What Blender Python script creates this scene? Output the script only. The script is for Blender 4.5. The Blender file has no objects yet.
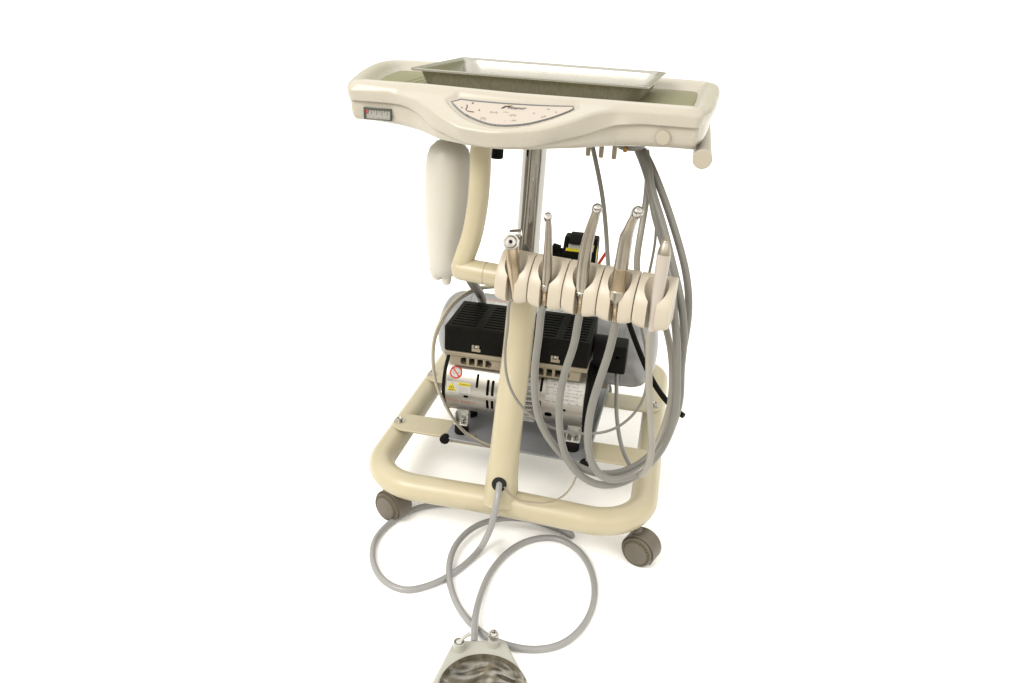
import bpy, bmesh, math, random
import numpy as np
from mathutils import Vector, Matrix
random.seed(7)
SC = bpy.context.scene
COL = SC.collection

# ------------------------------------------------------------------ camera
cam_d = bpy.data.cameras.new("camera"); cam = bpy.data.objects.new("camera", cam_d); COL.objects.link(cam)
CX, CY, CZ, PITCH, YAW, ROLL, FPX = 0.2226, -1.1149, 0.8962, 24.1107, 10.9889, 2.9522, 796.7862
_pi, _ya, _ro = (math.radians(a) for a in (PITCH, YAW, ROLL))
F_ = Vector((-math.sin(_ya)*math.cos(_pi), math.cos(_ya)*math.cos(_pi), -math.sin(_pi)))
R_ = Vector((math.cos(_ya), math.sin(_ya), 0)); U_ = R_.cross(F_)
R2, U2 = R_*math.cos(_ro)+U_*math.sin(_ro), -R_*math.sin(_ro)+U_*math.cos(_ro)
cam.matrix_world = Matrix(((R2.x, U2.x, -F_.x, CX), (R2.y, U2.y, -F_.y, CY), (R2.z, U2.z, -F_.z, CZ), (0, 0, 0, 1)))
cam_d.sensor_width = 36.0; cam_d.lens = FPX*36.0/1024.0
cam_d.clip_start = 0.02; cam_d.clip_end = 2000
SC.camera = cam

# ------------------------------------------------------------------ world and lamps
SC.view_settings.view_transform = 'Standard'; SC.view_settings.look = 'None'
SC.view_settings.exposure = 0.0; SC.view_settings.gamma = 1.0
world = bpy.data.worlds.new("World"); SC.world = world; world.use_nodes = True
nt = world.node_tree; nt.nodes.clear()
def wn(t, **k):
    n = nt.nodes.new(t)
    for a, b in k.items(): setattr(n, a, b)
    return n
w_out = wn('ShaderNodeOutputWorld'); w_bg = wn('ShaderNodeBackground'); nt.links.new(w_bg.outputs[0], w_out.inputs[0])
tc = wn('ShaderNodeTexCoord'); sep = wn('ShaderNodeSeparateXYZ'); nt.links.new(tc.outputs['Generated'], sep.inputs[0])
# a lit studio: bright ceiling, dim warm room low down behind the photographer, white sweep behind the cart
ramp = wn('ShaderNodeValToRGB'); mr = wn('ShaderNodeMapRange'); mr.inputs[1].default_value = -1; mr.inputs[2].default_value = 1
nt.links.new(sep.outputs[2], mr.inputs[0]); nt.links.new(mr.outputs[0], ramp.inputs[0])
cr = ramp.color_ramp
cr.elements[0].position = 0.50; cr.elements[0].color = (0.26, 0.23, 0.16, 1)
cr.elements[1].position = 0.98; cr.elements[1].color = (0.72, 0.70, 0.66, 1)
e = cr.elements.new(0.56); e.color = (0.34, 0.30, 0.21, 1)
e = cr.elements.new(0.66); e.color = (1.22, 1.17, 1.07, 1)
mr2 = wn('ShaderNodeMapRange'); mr2.interpolation_type = 'SMOOTHSTEP'
mr2.inputs[1].default_value = -0.05; mr2.inputs[2].default_value = 0.6
nt.links.new(sep.outputs[1], mr2.inputs[0])
mix = wn('ShaderNodeMixRGB')
# behind the cart: the low white paper roll, then the olive wall of the room, then the lit ceiling
ramp2 = wn('ShaderNodeValToRGB'); nt.links.new(mr.outputs[0], ramp2.inputs[0]); c2 = ramp2.color_ramp
c2.elements[0].position = 0.535; c2.elements[0].color = (0.66, 0.655, 0.64, 1)
c2.elements[1].position = 0.78; c2.elements[1].color = (0.80, 0.79, 0.76, 1)
e = c2.elements.new(0.550); e.color = (0.20, 0.20, 0.11, 1)
e = c2.elements.new(0.64); e.color = (0.24, 0.235, 0.14, 1)
nt.links.new(ramp2.outputs[0], mix.inputs[2])
nt.links.new(mr2.outputs[0], mix.inputs[0]); nt.links.new(ramp.outputs[0], mix.inputs[1])
nt.links.new(mix.outputs[0], w_bg.inputs[0]); w_bg.inputs[1].default_value = WORLD_S = 2.1

def area(name, loc, target, size, power, col=(1, 0.96, 0.9)):
    d = bpy.data.lights.new(name, 'AREA'); d.shape = 'RECTANGLE'; d.size, d.size_y = size; d.energy = power; d.color = col
    o = bpy.data.objects.new(name, d); COL.objects.link(o); o.location = loc
    o.rotation_euler = (Vector(target)-Vector(loc)).to_track_quat('-Z', 'Y').to_euler(); return o
area('key_lamp', (-1.3, -1.9, 2.3), (0, 0.1, 0.4), (1.3, 0.9), 60)

# ------------------------------------------------------------------ materials
def mat(name, col, rough=0.5, metal=0.0, spec=0.5, vary=0.0, scale=20, bump=0.0, bscale=200, coat=0.0, trans=0.0, sss=0.0, rvary=0.0, stretch=None):
    m = bpy.data.materials.new(name); m.use_nodes = True; t = m.node_tree; b = t.nodes['Principled BSDF']
    b.inputs['Base Color'].default_value = (*col, 1); b.inputs['Roughness'].default_value = rough
    b.inputs['Metallic'].default_value = metal; b.inputs['Specular IOR Level'].default_value = spec
    b.inputs['Coat Weight'].default_value = coat; b.inputs['Coat Roughness'].default_value = 0.15
    b.inputs['Transmission Weight'].default_value = trans
    if sss: b.inputs['Subsurface Weight'].default_value = sss; b.inputs['Subsurface Radius'].default_value = (.01, .008, .005)
    co = t.nodes.new('ShaderNodeTexCoord'); mp = t.nodes.new('ShaderNodeMapping'); t.links.new(co.outputs['Object'], mp.inputs[0])
    if stretch: mp.inputs['Scale'].default_value = stretch
    if vary:
        n = t.nodes.new('ShaderNodeTexNoise'); n.inputs['Scale'].default_value = scale; n.inputs['Detail'].default_value = 5
        t.links.new(mp.outputs[0], n.inputs['Vector'])
        r = t.nodes.new('ShaderNodeValToRGB'); r.color_ramp.elements[0].position = .3; r.color_ramp.elements[1].position = .7
        r.color_ramp.elements[0].color = (*[c*(1-vary) for c in col], 1); r.color_ramp.elements[1].color = (*[min(1, c*(1+vary)) for c in col], 1)
        t.links.new(n.outputs['Fac'], r.inputs[0]); t.links.new(r.outputs[0], b.inputs['Base Color'])
    if rvary:
        n = t.nodes.new('ShaderNodeTexNoise'); n.inputs['Scale'].default_value = scale*1.7; n.inputs['Detail'].default_value = 4
        t.links.new(mp.outputs[0], n.inputs['Vector']); q = t.nodes.new('ShaderNodeMapRange')
        q.inputs[3].default_value = rough-rvary; q.inputs[4].default_value = rough+rvary
        t.links.new(n.outputs['Fac'], q.inputs[0]); t.links.new(q.outputs[0], b.inputs['Roughness'])
    if bump:
        n = t.nodes.new('ShaderNodeTexNoise'); n.inputs['Scale'].default_value = bscale; n.inputs['Detail'].default_value = 3
        t.links.new(mp.outputs[0], n.inputs['Vector']); bp = t.nodes.new('ShaderNodeBump'); bp.inputs['Strength'].default_value = bump
        bp.inputs['Distance'].default_value = 0.002
        t.links.new(n.outputs['Fac'], bp.inputs['Height']); t.links.new(bp.outputs[0], b.inputs['Normal'])
    return m
M = dict(
    paint=mat('cream_paint', (0.3748, 0.334, 0.2286), 0.33, vary=.035, scale=14, bump=.05, bscale=260, rvary=.06),
    plastic=mat('cream_plastic', (0.3756, 0.3517, 0.3015), 0.28, spec=.4, vary=.02, scale=9, rvary=.05, bump=.02, bscale=150),
    holder=mat('holder_plastic', (0.4006, 0.3602, 0.292), 0.36, vary=.02, scale=12, rvary=.05),
    panel=mat('panel_film', (0.3763, 0.3369, 0.292), 0.45),
    bottle=mat('milky_plastic', (0.4434, 0.427, 0.3832), 0.38, vary=.02, scale=8, sss=.2),
    matte_mat=mat('green_mat', (0.1773, 0.1721, 0.0918), 0.42, spec=.25, vary=.06, scale=10),
    chrome=mat('chrome', (0.3767, 0.3645, 0.3463), 0.06, 1.0, rvary=.03, scale=30),
    steel=mat('pressed_steel', (0.4097, 0.4019, 0.3625), 0.26, 1.0, rvary=.06, scale=25, bump=.10, bscale=380),
    satin=mat('satin_steel', (0.36, 0.3315, 0.2862), 0.30, 1.0, vary=.07, scale=60, rvary=.06),
    brass=mat('coupling_metal', (0.375, 0.3083, 0.2213), 0.30, 1.0, vary=.08, scale=60),
    alu=mat('brushed_aluminium', (0.3542, 0.34, 0.3117), 0.32, 0.85, vary=.05, scale=50, stretch=(1, 12, 12), bump=.03),
    castalu=mat('cast_aluminium', (0.455, 0.455, 0.4333), 0.45, 0.6, vary=.08, scale=40, bump=.15, bscale=300),
    tan=mat('tan_plate', (0.2255, 0.1913, 0.1367), 0.45, 0.25, vary=.05, scale=30),
    tank=mat('silver_paint', (0.2212, 0.2244, 0.2277), 0.33, 0.35, vary=.05, scale=18, bump=.06, bscale=200),
    greyplate=mat('grey_plate', (0.2296, 0.2344, 0.2487), 0.42, 0.2, vary=.06, scale=25),
    black=mat('black_plastic', (0.006, 0.006, 0.005), 0.5, spec=.04, vary=.15, scale=60, bump=.1, bscale=700),
    rubber=mat('black_rubber', (0.008, 0.007, 0.007), 0.55, spec=.06, bump=.1),
    hole=mat('hollow_shade', (0.004, 0.004, 0.004), 0.9),  # near-black stands for the shade inside openings
    hose=mat('grey_hose', (0.1533, 0.15, 0.1363), 0.36, vary=.05, scale=30, bump=.05),
    pedalhose=mat('pedal_hose', (0.2266, 0.2266, 0.2266), 0.28, vary=.04, scale=30),
    lighthose=mat('light_hose', (0.2255, 0.2118, 0.1845), 0.36, vary=.05, scale=30),
    greytube=mat('thin_grey_tube', (0.1583, 0.15, 0.1333), 0.35),
    creamtube=mat('thin_cream_tube', (0.3075, 0.2733, 0.1982), 0.35),
    taupe=mat('taupe_plastic', (0.094, 0.0789, 0.0602), 0.45, vary=.06, scale=40, bump=.05),
    tyre=mat('taupe_ring', (0.082, 0.0717, 0.0444), 0.5),
    white=mat('white_sticker', (0.3942, 0.3942, 0.3798), 0.45, vary=.03, scale=60),
    scaler=mat('white_handpiece', (0.3727, 0.3368, 0.301), 0.32),
    pedal=mat('pedal_casing', (0.3471, 0.3456, 0.3115), 0.35, vary=.03, scale=20, rvary=.05),
    red=mat('red_ink', (0.50, 0.035, 0.03), 0.5), palered=mat('faded_red_ink', (0.42, 0.16, 0.10), 0.5),
    yellow=mat('yellow_ink', (0.5225, 0.437, 0.0114), 0.5), ink=mat('dark_ink', (0.03, 0.03, 0.03), 0.5),
    greyink=mat('grey_ink', (0.275, 0.2625, 0.25), 0.5), gold=mat('gold_ink', (0.45, 0.36, 0.10), 0.4),
    steel_lit=mat('pressed_steel_lit_outside', (0.36, 0.34, 0.285), 0.36, .5, vary=.12, scale=40, stretch=(9, 9, 1), bump=.25, bscale=60),  # second, half-matt steel that brightens the outer wall as if lit
    navy=mat('panel_border', (0.0833, 0.0958, 0.1167), 0.3), glass=mat('gauge_scale', (0.248, 0.248, 0.2294), 0.12, coat=1.0),
    frame=mat('gauge_frame', (0.05, 0.0542, 0.0458), 0.25), button=mat('button_plastic', (0.3407, 0.3102, 0.2533), 0.4),
    roomfloor=mat('reflection_bands', (0.36, 0.34, 0.30), 0.5, vary=.96, scale=2.2, stretch=(1, .05, 1)),  # bands painted for streaked reflections in the metal
    orange=mat('amber_fitting', (0.33, 0.18, 0.03), 0.4),
)
# chrome of the pedal disc: noise bumps and painted mottling imitate its reflections
def wavy(name):
    m = mat(name, (0.40, 0.38, 0.34), 0.17, 1.0); t = m.node_tree; b = t.nodes['Principled BSDF']
    co = t.nodes.new('ShaderNodeTexCoord'); n = t.nodes.new('ShaderNodeTexNoise'); n.inputs['Scale'].default_value = 17
    n.inputs['Detail'].default_value = 1.0; n.inputs['Distortion'].default_value = 1.2
    t.links.new(co.outputs['Object'], n.inputs['Vector'])
    bp = t.nodes.new('ShaderNodeBump'); bp.inputs['Strength'].default_value = 0.4; bp.inputs['Distance'].default_value = 0.010
    t.links.new(n.outputs['Fac'], bp.inputs['Height']); t.links.new(bp.outputs[0], b.inputs['Normal'])
    r = t.nodes.new('ShaderNodeValToRGB'); r.color_ramp.elements[0].position = .34; r.color_ramp.elements[1].position = .70
    r.color_ramp.elements[0].color = (.19, .18, .155, 1); r.color_ramp.elements[1].color = (.44, .41, .36, 1)
    n2 = t.nodes.new('ShaderNodeTexNoise'); n2.inputs['Scale'].default_value = 11; n2.inputs['Distortion'].default_value = 2.6; n2.inputs['Detail'].default_value = 3
    t.links.new(co.outputs['Object'], n2.inputs['Vector']); t.links.new(n2.outputs['Fac'], r.inputs[0]); t.links.new(r.outputs[0], b.inputs['Base Color'])
    return m
M['wavy'] = wavy('reflection_mottle_chrome')
for _e, _p in zip([n for n in M['roomfloor'].node_tree.nodes if n.type == 'VALTORGB'][0].color_ramp.elements, (.47, .53)): _e.position = _p
fm = bpy.data.materials.new('white_floor'); fm.use_nodes = True; _t = fm.node_tree; _t.nodes.clear()
_o = _t.nodes.new('ShaderNodeOutputMaterial'); _d = _t.nodes.new('ShaderNodeBsdfDiffuse'); _d.inputs[0].default_value = (0.97, 0.97, 0.97, 1)
_t.links.new(_d.outputs[0], _o.inputs[0])

# ------------------------------------------------------------------ helpers
def link_mesh(name, me, material, parent=None, smooth=True, angle=40):
    o = bpy.data.objects.new(name, me); COL.objects.link(o)
    if material is not None: me.materials.append(M[material] if isinstance(material, str) else material)
    if smooth:
        me.shade_smooth()
        try: me.set_sharp_from_angle(angle=math.radians(angle))
        except Exception: pass
    if parent is not None: o.parent = parent
    return o
def build(name, bm, material, parent=None, smooth=True, angle=40, bevel=0, seg=2, subsurf=0):
    bmesh.ops.recalc_face_normals(bm, faces=bm.faces)
    me = bpy.data.meshes.new(name); bm.to_mesh(me); bm.free()
    o = link_mesh(name, me, material, parent, smooth, angle)
    if bevel:
        b = o.modifiers.new('bevel', 'BEVEL'); b.width = bevel; b.segments = seg; b.limit_method = 'ANGLE'; b.angle_limit = math.radians(35)
        b.harden_normals = False
    if subsurf:
        s = o.modifiers.new('sub', 'SUBSURF'); s.levels = s.render_levels = subsurf
    return o
def bake(o, angle=40):
    """apply the modifiers of o"""
    dg = bpy.context.evaluated_depsgraph_get(); dg.update()
    me = bpy.data.meshes.new_from_object(o.evaluated_get(dg)); o.modifiers.clear(); old = o.data; o.data = me
    me.shade_smooth()
    me.set_sharp_from_angle(angle=math.radians(angle)); return o
def cut(o, cutters, angle=40):
    for c in cutters:
        m = o.modifiers.new('cut', 'BOOLEAN'); m.operation = 'DIFFERENCE'; m.solver = 'EXACT'; m.object = c
    bake(o, angle)
    for c in cutters: bpy.data.objects.remove(c)
    return o
def empty(name, label, cat, loc=(0, 0, 0), group=None):
    o = bpy.data.objects.new(name, None); COL.objects.link(o); o.location = loc; o.empty_display_size = .02
    o['label'] = label; o['category'] = cat
    if group: o['group'] = group
    o['_b'] = 1; del o['_b']
    return o
def part(o, root):
    """parent a part built in world coordinates to an Empty that may stand elsewhere"""
    o.parent = root; o.matrix_parent_inverse = Matrix.Translation(root.location).inverted(); return o
def catmull(pts, n=10, closed=False):
    P = [Vector(p) for p in pts]; out = []; N = len(P)
    rng = range(N) if closed else range(N-1)
    for i in rng:
        if closed: a, b, c, d = P[(i-1) % N], P[i], P[(i+1) % N], P[(i+2) % N]
        else: a, b, c, d = P[max(i-1, 0)], P[i], P[i+1], P[min(i+2, N-1)]
        t0 = 0.0; t1 = t0+max((b-a).length, 1e-5)**.5; t2 = t1+max((c-b).length, 1e-5)**.5; t3 = t2+max((d-c).length, 1e-5)**.5
        for k in range(n):
            t = t1+(t2-t1)*k/n
            A1 = a*((t1-t)/(t1-t0))+b*((t-t0)/(t1-t0)); A2 = b*((t2-t)/(t2-t1))+c*((t-t1)/(t2-t1)); A3 = c*((t3-t)/(t3-t2))+d*((t-t2)/(t3-t2))
            B1 = A1*((t2-t)/(t2-t0))+A2*((t-t0)/(t2-t0)); B2 = A2*((t3-t)/(t3-t1))+A3*((t-t1)/(t3-t1))
            out.append(B1*((t2-t)/(t2-t1))+B2*((t-t1)/(t2-t1)))
    if not closed: out.append(P[-1])
    return out
def relax(pts, k=6):
    P = [p.copy() for p in pts]
    for _ in range(k):
        Q = [p.copy() for p in P]
        for i in range(1, len(P)-1): Q[i] = (P[i-1]+P[i]*2+P[i+1])/4
        P = Q
    return P
def sweep(bm, pts, r, n=16, closed=False, cap=True, ell=None):
    """tube along pts; r is a radius or a list of radii"""
    pts = [Vector(p) for p in pts]; N = len(pts)
    rr = [r]*N if isinstance(r, (int, float)) else list(np.interp(np.linspace(0, 1, N), np.linspace(0, 1, len(r)), r))
    tan = []
    for i in range(N):
        a, b = (pts[(i-1) % N], pts[(i+1) % N]) if closed else (pts[max(i-1, 0)], pts[min(i+1, N-1)])
        tan.append((b-a).normalized())
    up = Vector((0, 0, 1)) if abs(tan[0].z) < .9 else Vector((0, 1, 0))
    u = tan[0].cross(up).normalized(); rings = []
    for i in range(N):
        u = (u-tan[i]*u.dot(tan[i])).normalized(); v = tan[i].cross(u)
        rings.append([bm.verts.new(pts[i]+(u*math.cos(a)+v*math.sin(a))*rr[i]) for a in (2*math.pi*j/n for j in range(n))])
    for i in range(N if closed else N-1):
        A, B = rings[i], rings[(i+1) % N]
        for j in range(n): bm.faces.new((A[j], A[(j+1) % n], B[(j+1) % n], B[j]))
    if cap and not closed:
        bm.faces.new(rings[0][::-1]); bm.faces.new(rings[-1])
    return bm
def tube(name, pts, r, material, parent=None, n=16, closed=False, smooth_n=8, rel=0, raw=False):
    P = [Vector(p) for p in pts] if raw else catmull(pts, smooth_n, closed)
    if rel: P = relax(P, rel)
    bm = bmesh.new(); sweep(bm, P, r, n, closed); o = build(name, bm, material, None, angle=50)
    if parent: part(o, parent)
    return o
def frame_of(a, b):
    z = (Vector(b)-Vector(a)).normalized(); up = Vector((0, 0, 1)) if abs(z.z) < .95 else Vector((0, 1, 0))
    x = up.cross(z).normalized(); y = z.cross(x); return x, y, z
def lathe(bm, a, b, prof, n=32):
    """surface of revolution about the axis a->b; prof = [(distance along, radius)]"""
    a = Vector(a); x, y, z = frame_of(a, b); rings = []
    for h, r in prof:
        if r < 1e-6: rings.append([bm.verts.new(a+z*h)])
        else: rings.append([bm.verts.new(a+z*h+(x*math.cos(t)+y*math.sin(t))*r) for t in (2*math.pi*j/n for j in range(n))])
    for A, B in zip(rings, rings[1:]):
        if len(A) == 1 and len(B) == 1: continue
        for j in range(n):
            if len(A) == 1: bm.faces.new((A[0], B[(j+1) % n], B[j]))
            elif len(B) == 1: bm.faces.new((A[j], A[(j+1) % n], B[0]))
            else: bm.faces.new((A[j], A[(j+1) % n], B[(j+1) % n], B[j]))
    if len(rings[0]) > 1: bm.faces.new(rings[0][::-1])
    if len(rings[-1]) > 1: bm.faces.new(rings[-1])
    return bm
def box(bm, c, s, rot=None):
    m = Matrix.Translation(c) @ (rot.to_4x4() if rot else Matrix()) @ Matrix.Diagonal((*s, 1))
    bmesh.ops.create_cube(bm, size=1, matrix=m); return bm
def obox(name, lo, hi, material, parent=None, bevel=.002, seg=2):
    bm = bmesh.new(); box(bm, [(a+b)/2 for a, b in zip(lo, hi)], [b-a for a, b in zip(lo, hi)])
    o = build(name, bm, material, None, bevel=bevel, seg=seg)
    if parent: part(o, parent)
    return o
def prism(bm, poly, h0, h1, f=lambda u, v, h: (u, v, h)):
    A = [bm.verts.new(f(u, v, h0)) for u, v in poly]; B = [bm.verts.new(f(u, v, h1)) for u, v in poly]; n = len(poly)
    bm.faces.new(A[::-1]); bm.faces.new(B)
    for i in range(n): bm.faces.new((A[i], A[(i+1) % n], B[(i+1) % n], B[i]))
    return bm
def capsule2d(cx, cy, w, h, n=8):
    """upright or lying slot outline"""
    r = min(w, h)/2; out = []
    if h >= w:
        for k in range(n+1): t = math.pi*k/n; out.append((cx+r*math.cos(t), cy+h/2-r+r*math.sin(t)))
        for k in range(n+1): t = math.pi+math.pi*k/n; out.append((cx+r*math.cos(t), cy-h/2+r+r*math.sin(t)))
    else:
        for k in range(n+1): t = -math.pi/2+math.pi*k/n; out.append((cx+w/2-r+r*math.cos(t), cy+r*math.sin(t)))
        for k in range(n+1): t = math.pi/2+math.pi*k/n; out.append((cx-w/2+r+r*math.cos(t), cy+r*math.sin(t)))
    return out
def sheet(bm, poly, f, h=0.0):
    """thin printed patch: polygon (u,v) mapped on a surface by f(u,v,h), gridded so that it follows curvature"""
    b2 = bmesh.new(); vs = [b2.verts.new((u, v, 0)) for u, v in poly]; fc = b2.faces.new(vs)
    us = [p[0] for p in poly]; vv = [p[1] for p in poly]; st = .0022
    for ax, lo, hi in ((0, min(us), max(us)), (1, min(vv), max(vv))):
        k = lo+st
        while k < hi-1e-5:
            no = [0, 0, 0]; no[ax] = 1; co = [0, 0, 0]; co[ax] = k
            bmesh.ops.bisect_plane(b2, geom=b2.verts[:]+b2.edges[:]+b2.faces[:], plane_co=co, plane_no=no); k += st
    mp = {}
    for v in b2.verts: mp[v] = bm.verts.new(f(v.co.x, v.co.y, h))
    for q in b2.faces:
        try: bm.faces.new([mp[v] for v in q.verts])
        except ValueError: pass
    b2.free(); return bm
def ribbon(pts, w):
    P = [Vector((*p, 0)) for p in pts]; L, R = [], []
    for i, p in enumerate(P):
        t = (P[min(i+1, len(P)-1)]-P[max(i-1, 0)]).normalized(); nrm = Vector((-t.y, t.x, 0))*w/2; L.append((p+nrm)[:2]); R.append((p-nrm)[:2])
    return L+R[::-1]
def text(bm, s, u, v, size, f, h=0.0, slant=0.0, sx=1.0, ang=0.0):
    """flat lettering mapped on a surface"""
    cu = bpy.data.curves.new('lettering', 'FONT'); cu.body = s; cu.size = size; cu.align_x = 'CENTER'; cu.align_y = 'CENTER'; cu.resolution_u = 2; cu.shear = slant
    o = bpy.data.objects.new('lettering', cu); COL.objects.link(o); dg = bpy.context.evaluated_depsgraph_get(); dg.update()
    me = bpy.data.meshes.new_from_object(o.evaluated_get(dg)); c, q = math.cos(ang), math.sin(ang)
    vs = []
    for p in me.vertices:
        x, y = p.co.x*sx, p.co.y; vs.append(bm.verts.new(f(u+x*c-y*q, v+x*q+y*c, h)))
    for p in me.polygons:
        try: bm.faces.new([vs[i] for i in p.vertices])
        except ValueError: pass
    bpy.data.objects.remove(o); bpy.data.meshes.remove(me); bpy.data.curves.remove(cu); return bm
def sheetobj(name, bm, material, parent):
    me = bpy.data.meshes.new(name); bm.to_mesh(me); bm.free(); o = link_mesh(name, me, material, None, True, 60)
    s = o.modifiers.new('thick', 'SOLIDIFY'); s.thickness = 0.00015; s.offset = 0
    if parent: part(o, parent)
    return o
def rot_to(a, b): return (Vector(b)-Vector(a)).normalized()

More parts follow.
